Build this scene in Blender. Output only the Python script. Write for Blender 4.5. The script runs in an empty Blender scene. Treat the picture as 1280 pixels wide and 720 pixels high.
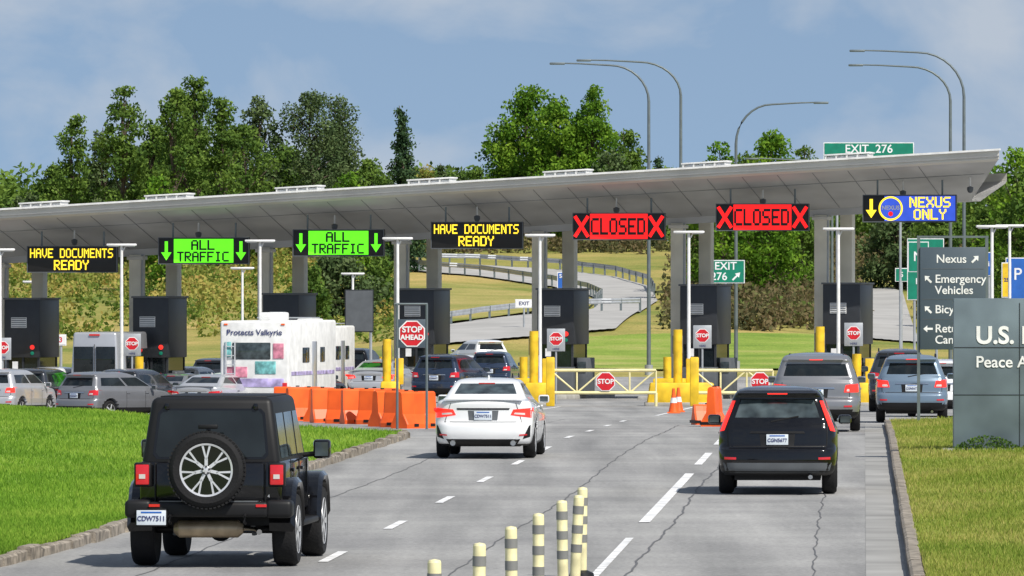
import bpy, math, random
import numpy as np
from mathutils import Vector, Matrix
from mathutils.bvhtree import BVHTree
random.seed(7); rng=np.random.default_rng(7)
S=bpy.context.scene
S.view_settings.view_transform='Standard'; S.view_settings.look='None'; S.view_settings.exposure=0
F=9000.0; H=3.15; HY=358.0
def X(p,Y): return (p-640.0)/F*Y
def Z(v,Y): return H-(v-HY)/F*Y
def ss(t): t=min(1,max(0,t)); return t*t*(3-2*t)
HP=[(0,0),(340,0),(370,.25),(400,.85),(440,2.2),(500,4.2),(560,6.5),(620,8.0),(700,8.6),(6000,9.5)]
def zg(x,y):
    z=-0.0089*min(max(y-150,0),140)
    z-=0.5*ss((-x-5)/7)*ss((y-190)/25)
    for (a,b),(c,d) in zip(HP,HP[1:]):
        if a<=y<=c: z+=b+(d-b)*(y-a)/(c-a); break
    if y>380: z+=0.5*ss((y-380)/60)*math.sin(x*.11+1)*math.cos(y*.03)
    return z
def hit(p,v,y0=300):
    y=y0
    while y<900:
        x=X(p,y)
        if zg(x,y)>=Z(v,y): break
        y+=.7
    return (X(p,y),y)
# ---------------------------------------------------------------- materials
def newmat(name):
    m=bpy.data.materials.new(name); m.use_nodes=True
    nt=m.node_tree; b=nt.nodes['Principled BSDF']; return m,nt,b
def N(nt,t,**k):
    n=nt.nodes.new(t)
    for a,v in k.items(): setattr(n,a,v)
    return n
def ramp(nt,stops):
    r=N(nt,'ShaderNodeValToRGB'); e=r.color_ramp.elements
    while len(e)<len(stops): e.new(.5)
    for el,(p,c) in zip(e,stops): el.position=p; el.color=(*c,1)
    return r
def mat(name,c,rough=.6,metal=0,var=.12,scale=3,bump=0,coat=0,em=0,spec=.5,stretch=None):
    m,nt,b=newmat(name)
    tc=N(nt,'ShaderNodeTexCoord'); n=N(nt,'ShaderNodeTexNoise'); n.inputs['Scale'].default_value=scale; n.inputs['Detail'].default_value=2
    if stretch:
        mp=N(nt,'ShaderNodeMapping'); mp.inputs['Scale'].default_value=stretch
        nt.links.new(tc.outputs['Object'],mp.inputs[0]); nt.links.new(mp.outputs[0],n.inputs['Vector'])
    else: nt.links.new(tc.outputs['Object'],n.inputs['Vector'])
    r=ramp(nt,[(.3,tuple(x*(1-var) for x in c)),(.7,tuple(min(1,x*(1+var)) for x in c))])
    nt.links.new(n.outputs['Fac'],r.inputs[0]); nt.links.new(r.outputs[0],b.inputs['Base Color'])
    b.inputs['Roughness'].default_value=rough; b.inputs['Metallic'].default_value=metal
    b.inputs['Specular IOR Level'].default_value=spec
    if coat: b.inputs['Coat Weight'].default_value=coat; b.inputs['Coat Roughness'].default_value=.03
    if em:
        nt.links.new(r.outputs[0],b.inputs['Emission Color']); b.inputs['Emission Strength'].default_value=em
    if bump:
        n2=N(nt,'ShaderNodeTexNoise'); n2.inputs['Scale'].default_value=scale*12; nt.links.new(tc.outputs['Object'],n2.inputs['Vector'])
        bp=N(nt,'ShaderNodeBump'); bp.inputs['Strength'].default_value=bump; bp.inputs['Distance'].default_value=.02
        nt.links.new(n2.outputs['Fac'],bp.inputs['Height']); nt.links.new(bp.outputs[0],b.inputs['Normal'])
    return m
def paint(name,c,metal=0,rough=.25): return mat(name,c,rough,metal,.04,2,coat=.8)
M={}
M['white']=paint('paint_white',(.80,.81,.82)); M['black']=mat('paint_black',(.004,.004,.005),.12,0,.04,2,coat=.35,spec=.4)
M['grey']=paint('paint_grey',(.22,.225,.24),.4,.3); M['silver']=paint('paint_silver',(.50,.51,.53),.4,.3)
M['blue']=paint('paint_slate_blue',(.16,.225,.30),.3,.3); M['dark']=paint('paint_dark',(.035,.04,.05),.3)
M['navy']=paint('paint_navy',(.02,.035,.07),.3); M['maroon']=paint('paint_maroon',(.16,.02,.025),.2)
M['glass']=mat('window_glass',(.010,.014,.016),.04,0,.4,2,spec=.5)
M['glass2']=mat('window_glass_light',(.045,.06,.065),.05,0,.7,4,spec=.6)
M['trim']=mat('black_plastic',(.010,.010,.011),.5,spec=.3)
M['rubber']=mat('tyre_rubber',(.012,.012,.013),.8,bump=.3,spec=.3)
M['alloy']=mat('alloy',(.66,.67,.69),.3,.35); M['red']=mat('tail_lamp_red',(.50,.008,.012),.15,coat=1,em=.3)
M['redlit']=mat('brake_lamp_lit',(.9,.03,.02),.2,em=1.0)
M['lampw']=mat('lamp_white',(.6,.58,.55),.2); M['plate']=mat('licence_plate',(.66,.72,.78),.4)
M['ptext']=mat('plate_text',(.03,.04,.15),.5); M['chrome']=mat('chrome',(.6,.6,.6),.15,1)
M['tan']=mat('muffler_steel',(.42,.33,.22),.4,.5,.3,5)
M['canopy']=mat('canopy_soffit',(.48,.48,.47),.55,0,.16,.5); M['fascia']=mat('canopy_fascia',(.62,.60,.54),.45,0,.1,.6)
M['roof']=mat('canopy_roof_metal',(.4,.4,.39),.5); M['seam']=mat('seam_dark',(.26,.265,.27),.7)
M['column']=mat('column_concrete',(.80,.77,.66),.7,0,.10,1.2,bump=.2)
M['yellow']=mat('safety_yellow',(.80,.52,.02),.55,0,.25,2.5,bump=.2); M['paley']=mat('gate_pale_yellow',(.80,.72,.38),.5)
M['booth']=mat('booth_black',(.026,.029,.034),.4); M['boothg']=mat('booth_grey',(.10,.11,.12),.5)
M['wsheet']=mat('white_metal',(.78,.78,.76),.45); M['pole']=mat('galvanised_steel',(.42,.44,.46),.45,.4)
M['dpole']=mat('pole_dark',(.14,.17,.18),.5,.3)
M['orange']=mat('orange_plastic',(.95,.12,.012),.45,0,.2,2); M['concrete']=mat('concrete',(.38,.37,.34),.8,0,.2,2,bump=.3)
M['curb']=mat('curb_stone',(.27,.235,.19),.9,0,.55,6,bump=.6)
M['signg']=mat('sign_green',(.0,.20,.12),.5); M['signw']=mat('sign_white',(.8,.8,.8),.5); M['signb']=mat('sign_blue',(.02,.12,.45),.5)
M['signr']=mat('sign_red',(.60,.01,.02),.45); M['slate']=mat('slate_sign_panel',(.065,.09,.115),.45,0,.12,1)
M['mon']=mat('monument_panel',(.135,.175,.20),.5,0,.28,1.2); M['ledk']=mat('led_black',(.008,.008,.008),.5)
M['ledy']=mat('led_amber',(1,.66,.03),.5,em=1.5); M['ledr']=mat('led_red',(.98,.010,.010),.5,var=.05,em=1.1)
M['ledg']=mat('led_green',(.14,.95,.015),.5,var=.05,em=.9); M['ledb']=mat('led_blue',(.05,.12,.75),.5,em=.6)
M['mark']=mat('road_marking_white',(.78,.78,.76),.7,0,.35,3); M['tar']=mat('tar_seal',(.12,.12,.122),.7)
M['gutter']=mat('gutter_concrete',(.30,.295,.28),.9,0,.25,.6,bump=.3)
M['bark']=mat('bark',(.10,.075,.055),.9,0,.3,4)
M['bandg']=mat('band_grey',(.20,.20,.19),.5); M['postc']=mat('post_cream',(.76,.70,.40),.5,0,.25,5)
# asphalt
m,nt,b=newmat('asphalt'); M['asphalt']=m
tc=N(nt,'ShaderNodeTexCoord')
mp=N(nt,'ShaderNodeMapping'); mp.inputs['Rotation'].default_value=(0,0,.0489); mp.inputs['Scale'].default_value=(1.1,.045,1)
n1=N(nt,'ShaderNodeTexNoise'); n1.inputs['Scale'].default_value=1.0; n1.inputs['Detail'].default_value=5
n2=N(nt,'ShaderNodeTexNoise'); n2.inputs['Scale'].default_value=.22; n2.inputs['Detail'].default_value=7; n2.inputs['Roughness'].default_value=.65
n3=N(nt,'ShaderNodeTexNoise'); n3.inputs['Scale'].default_value=14; n3.inputs['Detail'].default_value=5; n3.inputs['Roughness'].default_value=.8
nt.links.new(tc.outputs['Object'],mp.inputs[0]); nt.links.new(mp.outputs[0],n1.inputs['Vector'])
nt.links.new(tc.outputs['Object'],n2.inputs['Vector']); nt.links.new(tc.outputs['Object'],n3.inputs['Vector'])
r1=ramp(nt,[(.3,(.24,.24,.237)),(.72,(.40,.395,.385))]); r2=ramp(nt,[(.3,(.74,.74,.75)),(.7,(1.16,1.16,1.14))]); r3=ramp(nt,[(.25,(.55,.55,.55)),(.75,(1.4,1.4,1.4))])
nt.links.new(n1.outputs['Fac'],r1.inputs[0]); nt.links.new(n2.outputs['Fac'],r2.inputs[0]); nt.links.new(n3.outputs['Fac'],r3.inputs[0])
mx=N(nt,'ShaderNodeMixRGB',blend_type='MULTIPLY'); mx.inputs[0].default_value=1; mx2=N(nt,'ShaderNodeMixRGB',blend_type='MULTIPLY'); mx2.inputs[0].default_value=1
nt.links.new(r1.outputs[0],mx.inputs[1]); nt.links.new(r2.outputs[0],mx.inputs[2]); nt.links.new(mx.outputs[0],mx2.inputs[1]); nt.links.new(r3.outputs[0],mx2.inputs[2])
nt.links.new(mx2.outputs[0],b.inputs['Base Color']); b.inputs['Roughness'].default_value=.9; b.inputs['Specular IOR Level'].default_value=.25
bp=N(nt,'ShaderNodeBump'); bp.inputs['Strength'].default_value=.4; bp.inputs['Distance'].default_value=.02; nt.links.new(n3.outputs['Fac'],bp.inputs['Height']); nt.links.new(bp.outputs[0],b.inputs['Normal'])
M['farroad']=mat('far_road_concrete',(.40,.39,.37),.85,0,.12,.3)
def grassmat(name,c1,c2,c3,sc=.25):
    m,nt,b=newmat(name); tc=N(nt,'ShaderNodeTexCoord')
    a=N(nt,'ShaderNodeTexNoise'); a.inputs['Scale'].default_value=sc; a.inputs['Detail'].default_value=7; a.inputs['Roughness'].default_value=.7
    nt.links.new(tc.outputs['Object'],a.inputs['Vector'])
    r=ramp(nt,[(.32,c1),(.5,c2),(.68,c3)]); nt.links.new(a.outputs['Fac'],r.inputs[0])
    d=N(nt,'ShaderNodeTexNoise'); d.inputs['Scale'].default_value=9; d.inputs['Detail'].default_value=4; nt.links.new(tc.outputs['Object'],d.inputs['Vector'])
    r2=ramp(nt,[(.3,(.6,.6,.6)),(.7,(1.3,1.3,1.3))]); nt.links.new(d.outputs['Fac'],r2.inputs[0])
    mx=N(nt,'ShaderNodeMixRGB',blend_type='MULTIPLY'); mx.inputs[0].default_value=1
    nt.links.new(r.outputs[0],mx.inputs[1]); nt.links.new(r2.outputs[0],mx.inputs[2]); nt.links.new(mx.outputs[0],b.inputs['Base Color'])
    b.inputs['Roughness'].default_value=.9; b.inputs['Specular IOR Level'].default_value=.15
    return m
M['lawn']=grassmat('lawn_grass',(.13,.25,.025),(.20,.34,.035),(.29,.40,.06))
M['lawn2']=grassmat('lawn_grass_dry',(.18,.25,.035),(.29,.33,.06),(.43,.40,.12))
M['field']=grassmat('field_grass',(.14,.24,.03),(.25,.34,.055),(.40,.39,.12),.12)
M['dry']=grassmat('dry_grass',(.20,.24,.05),(.36,.32,.10),(.50,.38,.15),.10)
M['hill']=grassmat('hill_grass',(.14,.20,.035),(.32,.29,.08),(.52,.38,.14),.06)
def leafmat(name,cols,transl=.35):
    m,nt,b=newmat(name); at=N(nt,'ShaderNodeAttribute'); at.attribute_name='tone'
    r=ramp(nt,[(i/(len(cols)-1),c) for i,c in enumerate(cols)]); nt.links.new(at.outputs['Fac'],r.inputs[0])
    nt.links.new(r.outputs[0],b.inputs['Base Color']); b.inputs['Roughness'].default_value=.75; b.inputs['Specular IOR Level'].default_value=.15
    t=N(nt,'ShaderNodeBsdfTranslucent'); nt.links.new(r.outputs[0],t.inputs[0]); ms=N(nt,'ShaderNodeMixShader'); ms.inputs[0].default_value=transl
    nt.links.new(b.outputs[0],ms.inputs[1]); nt.links.new(t.outputs[0],ms.inputs[2])
    nt.links.new(ms.outputs[0],nt.nodes['Material Output'].inputs[0]); return m
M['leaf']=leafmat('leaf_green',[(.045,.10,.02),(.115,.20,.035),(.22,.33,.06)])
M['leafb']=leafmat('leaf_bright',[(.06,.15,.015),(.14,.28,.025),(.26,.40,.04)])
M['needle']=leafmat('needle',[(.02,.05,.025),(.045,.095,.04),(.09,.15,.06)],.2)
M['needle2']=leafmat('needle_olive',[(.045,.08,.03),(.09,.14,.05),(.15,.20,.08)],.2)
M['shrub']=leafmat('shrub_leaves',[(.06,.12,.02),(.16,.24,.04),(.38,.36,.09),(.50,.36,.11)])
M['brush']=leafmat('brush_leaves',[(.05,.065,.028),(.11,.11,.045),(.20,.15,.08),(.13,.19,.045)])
M['blade']=leafmat('grass_blades',[(.13,.26,.025),(.22,.38,.04),(.34,.47,.07)],.4)
M['blade2']=leafmat('grass_blades_dry',[(.18,.27,.035),(.31,.36,.07),(.48,.43,.14)],.4)
# ---------------------------------------------------------------- helpers
def link(o,parent=None):
    S.collection.objects.link(o)
    if parent is not None: o.parent=parent
    return o
def root(name,loc=(0,0,0),rz=0):
    e=bpy.data.objects.new(name,None); e.empty_display_size=.2; e.location=loc; e.rotation_euler=(0,0,rz); return link(e)
def mesh(name,vs,fs,mt,parent=None,smooth=False,mi=None):
    me=bpy.data.meshes.new(name); me.from_pydata([tuple(v) for v in vs],[],[tuple(f) for f in fs])
    for q in (mt if isinstance(mt,(list,tuple)) else [mt]): me.materials.append(M[q] if isinstance(q,str) else q)
    if mi is not None: me.polygons.foreach_set('material_index',mi)
    if smooth:
        me.polygons.foreach_set('use_smooth',[True]*len(me.polygons)); me.set_sharp_from_angle(angle=math.radians(38))
    me.update(); return link(bpy.data.objects.new(name,me),parent)
import bmesh
def box(parent,name,c,s,mt,bev=0,rot=(0,0,0),top=None,seg=2):
    """bevelled box; top=(sx,sy,dx,dy) scales/offsets the upper face"""
    bm=bmesh.new(); bmesh.ops.create_cube(bm,size=1)
    for v in bm.verts:
        u=v.co.z>0
        v.co.x*=s[0]; v.co.y*=s[1]; v.co.z*=s[2]
        if u and top: v.co.x=v.co.x*top[0]+top[2]; v.co.y=v.co.y*top[1]+top[3]
    if bev: bmesh.ops.bevel(bm,geom=bm.edges[:],offset=bev,segments=seg,affect='EDGES',profile=.5)
    me=bpy.data.meshes.new(name); bm.to_mesh(me); bm.free(); me.materials.append(M[mt])
    if bev: me.polygons.foreach_set('use_smooth',[True]*len(me.polygons)); me.set_sharp_from_angle(angle=math.radians(40))
    o=bpy.data.objects.new(name,me); o.location=c; o.rotation_euler=rot; return link(o,parent)
def tube(parent,name,pts,rad,mt,n=10):
    """swept tube through pts; rad scalar or list"""
    P=[Vector(p) for p in pts]; R=rad if isinstance(rad,(list,tuple)) else [rad]*len(P)
    vs=[];fs=[]
    for i,p in enumerate(P):
        d=(P[min(i+1,len(P)-1)]-P[max(i-1,0)]).normalized()
        a=Vector((0,0,1)) if abs(d.z)<.9 else Vector((1,0,0))
        u=d.cross(a).normalized(); w=d.cross(u)
        for k in range(n):
            t=2*math.pi*k/n; vs.append(p+(u*math.cos(t)+w*math.sin(t))*R[i])
    for i in range(len(P)-1):
        for k in range(n): fs.append((i*n+k,i*n+(k+1)%n,(i+1)*n+(k+1)%n,(i+1)*n+k))
    fs.append(tuple(range(n))[::-1]); fs.append(tuple((len(P)-1)*n+k for k in range(n)))
    return mesh(name,vs,fs,mt,parent,True)
def lathe(parent,name,prof,mt,c=(0,0,0),axis='x',n=36):
    vs=[];fs=[]
    for r,a in prof:
        for k in range(n):
            t=2*math.pi*k/n
            if axis=='x': vs.append((c[0]+a,c[1]+r*math.cos(t),c[2]+r*math.sin(t)))
            elif axis=='y': vs.append((c[0]+r*math.cos(t),c[1]+a,c[2]+r*math.sin(t)))
            else: vs.append((c[0]+r*math.cos(t),c[1]+r*math.sin(t),c[2]+a))
    for i in range(len(prof)-1):
        for k in range(n): fs.append((i*n+k,i*n+(k+1)%n,(i+1)*n+(k+1)%n,(i+1)*n+k))
    if prof[0][0]>0.0: fs.append(tuple(range(n)))
    if prof[-1][0]>0.0: fs.append(tuple((len(prof)-1)*n+k for k in range(n)))
    return mesh(name,vs,fs,mt,parent,True)
def text(parent,name,s,c,size,mt,rot=(math.pi/2,0,0),bold=.0,al='CENTER',sx=1,sp=1):
    cu=bpy.data.curves.new(name,'FONT'); cu.body=s; cu.size=size; cu.align_x=al; cu.align_y='CENTER'; cu.offset=bold; cu.extrude=.003; cu.space_character=sp
    cu.materials.append(M[mt]); o=bpy.data.objects.new(name,cu); o.location=c; o.rotation_euler=rot; o.scale=(sx,1,1); return link(o,parent)
GL={'A':'0e11111f111111','C':'0f10101010100f','D':'1e11111111111e','E':'1f10101e10101f','F':'1f10101e101010','H':'1111111f111111','I':'0e04040404040e','L':'1010101010101f','M':'111b1515111111','N':'11191515131311','O':'0e11111111110e','R':'1e11111e141211','S':'0f10100e01011e','T':'1f040404040404','U':'1111111111110e','V':'11111111110a04','X':'11110a040a1111','Y':'11110a04040404'}
def dots(parent,name,s,c,dx,dz,mt,fill=.82,adv=6,fx=None):
    """dot-matrix lettering in the xz plane"""
    vs=[];fs=[]; W=(len(s)*adv-1)*dx; x0_=c[0]-W/2; fx=fx or fill
    for i,ch in enumerate(s):
        if ch==' ': continue
        g=GL[ch]
        for r_ in range(7):
            row=int(g[2*r_:2*r_+2],16)
            for q in range(5):
                if row>>(4-q)&1:
                    x=x0_+(i*adv+q)*dx; z=c[2]+(3-r_)*dz; b=len(vs); hx,hz=dx*fx/2,dz*fill/2; yy=c[1]-.0006*((q+2*r_)%4)
                    vs+=[(x-hx,yy,z-hz),(x+hx,yy,z-hz),(x+hx,yy,z+hz),(x-hx,yy,z+hz)]; fs.append((b,b+1,b+2,b+3))
    return mesh(name,vs,fs,mt,parent)
def poly(parent,name,pts,y,mt,th=.006,outline=None):
    """flat plate in the local xz plane facing -y"""
    n=len(pts); vs=[(p[0],y,p[1]) for p in pts]+[(p[0],y+th,p[1]) for p in pts]
    fs=[tuple(range(n)),tuple(range(2*n-1,n-1,-1))]+[(i,i+n,(i+1)%n+n,(i+1)%n) for i in range(n)]
    return mesh(name,vs,fs,mt,parent)
def octo(r,cx=0,cz=0): return [(cx+r*math.cos(math.pi/8+k*math.pi/4),cz+r*math.sin(math.pi/8+k*math.pi/4)) for k in range(8)]
def circ(r,cx=0,cz=0,n=28): return [(cx+r*math.cos(2*math.pi*k/n),cz+r*math.sin(2*math.pi*k/n)) for k in range(n)]
def arrow(parent,name,c,L,ang,mt,w=.12,y=0):
    P=[(-L/2,-w*.3),(L*.08,-w*.3),(L*.08,-w),(L/2,0),(L*.08,w),(L*.08,w*.3),(-L/2,w*.3)]
    ca,sa=math.cos(ang),math.sin(ang)
    return poly(parent,name,[(c[0]+x*ca-z*sa,c[1]+x*sa+z*ca) for x,z in P],y,mt)
# ---------------------------------------------------------------- ground
xs=[-3000,-1500,-700,-350,-200,-130,-100,-80,-70,-62,-60]+[x for x in range(-58,59,2)]+[60,62,70,80,100,130,200,350,700,1500,3000]
ys=[-400,-100,0,20]+[y for y in range(30,345,5)]+[343,346,349]+[y for y in range(352,720,4)]+[740,780,850,1000,1300,1800,2600,4500]
ys=sorted(set(ys))
vs=[];fs=[]
for y in ys:
    for x in xs:
        z=zg(x,y)
        if -61<x<61 and 21<y<345: z-=.2
        vs.append((x,y,z))
nx=len(xs)
for j in range(len(ys)-1):
    for i in range(nx-1): fs.append((j*nx+i,j*nx+i+1,(j+1)*nx+i+1,(j+1)*nx+i))
mesh('ground',vs,fs,'hill',smooth=True)
def sheet(name,rows,cols,fx,mt,dz,parent=None,zf=None):
    vs=[];fs=[]
    for y in rows:
        a,b_=fx(y)
        for i in range(cols+1):
            t=i/cols; x=a+(b_-a)*t; vs.append((x,y,zg(x,y)+dz+(zf(x,y,t) if zf else 0)))
    n=cols+1
    for j in range(len(rows)-1):
        for i in range(cols): fs.append((j*n+i,j*n+i+1,(j+1)*n+i+1,(j+1)*n+i))
    return mesh(name,vs,fs,mt,parent,True)
rws=[22+1.5*i for i in range(int((346-22)/1.5)+1)]
sheet('asphalt_road',rws,80,lambda y:(-60,60),'asphalt',0)
def x0(y): return -6.18+.0489*y
def line(name,u0,ya,yb,w,mt='mark',dz=.008,f=None):
    n=max(2,int((yb-ya)/(2 if mt=='mark' else .7))); rows=[ya+(yb-ya)*i/n for i in range(n+1)]
    g=f or (lambda y:x0(y)+u0)
    return sheet(name,rows,1,lambda y:(g(y)-w/2,g(y)+w/2),mt,dz)
for i in range(11):
    y=71+i*11.2; line('lane_marking',0.0,y,y+3.2,.12)
line('lane_marking',3.25,62,90,.10); line('lane_marking',3.25,96,121,.15); line('lane_marking',3.25,127,136,.14); line('lane_marking',3.25,143,150,.13)
line('gutter',6.42,40,176,.44,'gutter',.004)
for u,ya,yb,a,fq,ww in [(1.7,60,175,.05,.13,.022),(3.62,55,190,.03,.21,.028),(-1.75,70,190,.04,.17,.018),(5.6,62,150,.03,.11,.018)]:
    line('tar_crack',0,ya,yb,ww,'tar',.005,lambda y,u=u,a=a,fq=fq:x0(y)+u+a*math.sin(y*fq)+.018*math.sin(y*1.3+u)+.012*math.sin(y*3.1))
for px_ in (700,870,1040): line('lane_marking',0,200,232,.12,'mark',.008,lambda y,p=px_:X(p,232)+(y-232)*.06)
def curbrun(name,fn,ya,yb,step=.95,w=.17,h=.13,rough=.02):
    vs=[];fs=[];y=ya
    while y<yb:
        L=step*random.uniform(.85,1.1); xa,xb=fn(y),fn(y+L-.03); dw=random.uniform(-rough,rough); dh=random.uniform(-rough,rough)
        b=len(vs)
        for x,yy in ((xa,y),(xb,y+L-.03)):
            z=zg(x,yy)
            for (a,c) in ((-w/2+dw,-.05),(-w/2+dw,h+dh-.02),(-w/2+.03+dw,h+dh),(w/2-.03+dw,h+dh),(w/2+dw,h+dh-.02),(w/2+dw,-.05)): vs.append((x+a,yy,z+c))
        for i in range(5): fs.append((b+i,b+i+1,b+7+i,b+6+i))
        fs.append(tuple(b+i for i in range(6))); fs.append(tuple(b+11-i for i in range(6))); y+=L
    return mesh(name,vs,fs,'curb')
def xl(y):
    if y<150: return x0(y)-3.35-.35*ss((90-y)/15)
    return x0(150)-3.35-(y-150)*(.20+.006*(y-150))
curbrun('curb',xl,40,156,rough=.03)
curbrun('curb',lambda y:x0(y)+6.75,40,176,2.4,.16,.13,.006)
lawnr=[40+1.0*i for i in range(173)]
def lz(x,y): return (.25*ss((y-150)/40)*(1-ss((y-196)/14))*ss((-x-2)/9) -.6*ss((y-203)/9))+.10*ss((-x-5)/5)+.02*math.sin(x*1.3)*math.sin(y*.4)
def rz_l(x,y): return .03*math.sin(x*1.1)*math.sin(y*.3)+.04*max(0,min(3,x-x0(y)-7))
sheet('lawn',lawnr,50,lambda y:(-60,xl(y)-.08),'lawn',.115,zf=lambda x,y,t:lz(x,y))
sheet('lawn',[40+1.0*i for i in range(138)],40,lambda y:(x0(y)+6.83,45),'lawn2',.115,zf=lambda x,y,t:rz_l(x,y))
# ---------------------------------------------------------------- leaves
def leafmesh(name,C,sz,tone,mt,parent=None,vertical=False,asp=.6):
    n=len(C); 
    if vertical:
        a=rng.uniform(0,2*np.pi,n); u=np.stack([np.cos(a),np.sin(a),0*a],1)*sz[:,None]*asp
        lean=rng.normal(0,.35,(n,2)); v=np.stack([lean[:,0],lean[:,1],np.ones(n)],1)*sz[:,None]
        V=np.empty((n,3,3)); V[:,0]=C-u*.5; V[:,1]=C+u*.5; V[:,2]=C+v; k=3
    else:
        u=rng.normal(size=(n,3)); u/=np.linalg.norm(u,axis=1)[:,None]; w=rng.normal(size=(n,3)); v=np.cross(u,w); v/=np.linalg.norm(v,axis=1)[:,None]
        u*=sz[:,None]*.5; v=v*sz[:,None]*.5*asp
        V=np.empty((n,4,3)); V[:,0]=C-u; V[:,1]=C+v; V[:,2]=C+u; V[:,3]=C-v; k=4
    me=bpy.data.meshes.new(name); me.vertices.add(n*k); me.vertices.foreach_set('co',V.reshape(-1).astype(np.float32))
    me.loops.add(n*k); me.loops.foreach_set('vertex_index',np.arange(n*k,dtype=np.int32)); me.polygons.add(n); me.polygons.foreach_set('loop_start',np.arange(0,n*k,k,dtype=np.int32))
    at=me.attributes.new('tone','FLOAT','POINT'); at.data.foreach_set('value',np.repeat(np.clip(tone,0,1),k).astype(np.float32))
    me.materials.append(M[mt]); me.update(calc_edges=True); me.validate(); return link(bpy.data.objects.new(name,me),parent)
def clumps(cent,rad,per,size):
    C=[];T=[];Sz=[]
    for c,r in zip(cent,rad):
        n=int(per*r*r)+6; d=rng.normal(size=(n,3)); d/=np.linalg.norm(d,axis=1)[:,None]; d*=(rng.uniform(.15,1.12,n)**.5)[:,None]*r; d[:,2]*=.85
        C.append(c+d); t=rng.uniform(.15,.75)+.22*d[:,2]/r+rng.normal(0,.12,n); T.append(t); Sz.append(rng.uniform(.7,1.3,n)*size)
    return np.concatenate(C),np.concatenate(Sz),np.concatenate(T)
def tree(kind,px_,top,wpx,Y,mt=None,name=None):
    s=F/Y; x=X(px_,Y); zb=zg(x,Y)-.1; h=Z(top,Y)-zb; w=wpx*1.12/s/2
    names={'broad':'deciduous_tree','poplar':'poplar_tree','spruce':'spruce_tree','pine':'pine_tree'}
    r=root(name or names[kind],(x,Y,zb)); lean=rng.normal(0,.3)
    tr=h*.014+.05
    tp=[(lean*(i/6)**2+.12*math.sin(i*2+px_),.1*math.cos(i*1.7),h*.95*i/6) for i in range(7)]
    tube(r,'trunk',tp,[tr*(1-.93*i/6)+.012 for i in range(7)],'bark',8)
    def trunk(t):
        t=min(max(t,0),.999)*6; i=int(t); a,b=tp[i],tp[i+1]; f=t-i; return np.array([a[k]+(b[k]-a[k])*f for k in range(3)])
    cs=[];rs=[]
    if kind in('broad','poplar'):
        n=int((95 if kind=='broad' else 125)*max(.8,min(1.5,h*w/38)))
        lob=rng.uniform(.65,1.15,9); ph=rng.uniform(0,6.28)
        for i in range(n):
            t=rng.uniform(.08,1.0)
            env=(max(.12,math.sin(math.pi*min(1,(t*.93+.03)**.85)))**.62 if kind=='broad' else (max(.10,math.sin(math.pi*min(1,t*.95+.02)**.85))**.55))*w
            a=rng.uniform(0,2*math.pi); env*=lob[int(a/2/math.pi*8.99)]*(1+.2*math.sin(t*17+ph+2*math.cos(a)))
            rr=env*rng.uniform(.15,1)**.6*.85
            c=trunk(t)+np.array([rr*math.cos(a),rr*math.sin(a)*.9,0]); cs.append(c); rs.append(rng.uniform(.5,1.1)*(.34+.24*w)*(1.12-.42*t))
        limbs=[(trunk(max(.06,(c[2]/h)-.14)),c) for c in cs[::3]]
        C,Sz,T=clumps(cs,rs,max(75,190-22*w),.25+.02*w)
        mt=mt or 'leaf'
    elif kind=='spruce':
        lv=int(h*2.3)
        C=[];T=[];Sz=[];limbs=[]
        for i in range(lv):
            t=.04+.95*i/lv; R=w*(1-t)**.85*rng.uniform(.8,1.15)+.12
            for k in range(7):
                a=rng.uniform(0,2*math.pi); L=R*rng.uniform(.6,1.1); m_=int(42*L+14); q=rng.uniform(0.05,1,m_)
                base=trunk(t); jit=rng.normal(0,.13,(m_,3))*(.4+q[:,None])
                P=base+np.stack([q*L*math.cos(a),q*L*math.sin(a),-.25*q*L+.12*q**3*L],1)+jit
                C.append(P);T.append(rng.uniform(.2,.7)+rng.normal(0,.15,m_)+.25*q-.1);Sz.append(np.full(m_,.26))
                if k<3: limbs.append((base,base+np.array([L*.9*math.cos(a),L*.9*math.sin(a),-.2*L])))
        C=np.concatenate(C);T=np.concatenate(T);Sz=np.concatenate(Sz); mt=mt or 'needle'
    else:
        n=80
        for i in range(n):
            t=rng.uniform(.12,1)**.8; a=rng.uniform(0,2*math.pi); rr=w*rng.uniform(.1,1)*(1-.6*t**2)
            cs.append(trunk(t)+np.array([rr*math.cos(a),rr*math.sin(a),.2*rr])); rs.append(rng.uniform(.45,1.05))
        limbs=[(trunk(max(.1,c[2]/h-.06)),c) for c in cs[::2]]
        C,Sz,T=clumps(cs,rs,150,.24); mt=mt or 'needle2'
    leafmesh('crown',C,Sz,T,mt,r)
    vs=[];fs=[]
    for a,b in limbs:
        a=np.array(a);b=np.array(b);d=b-a; L=np.linalg.norm(d)+1e-6; d/=L; u=np.cross(d,[0,0,1.01]); u/=np.linalg.norm(u)+1e-6; v=np.cross(d,u); q=len(vs)
        for P,R in ((a,.04+.010*L),(b,.012)):
            for k in range(4): vs.append(P+R*(u*math.cos(k*math.pi/2)+v*math.sin(k*math.pi/2)))
        for k in range(4): fs.append((q+k,q+(k+1)%4,q+4+(k+1)%4,q+4+k))
    mesh('limbs',vs,fs,'bark',r)
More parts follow.
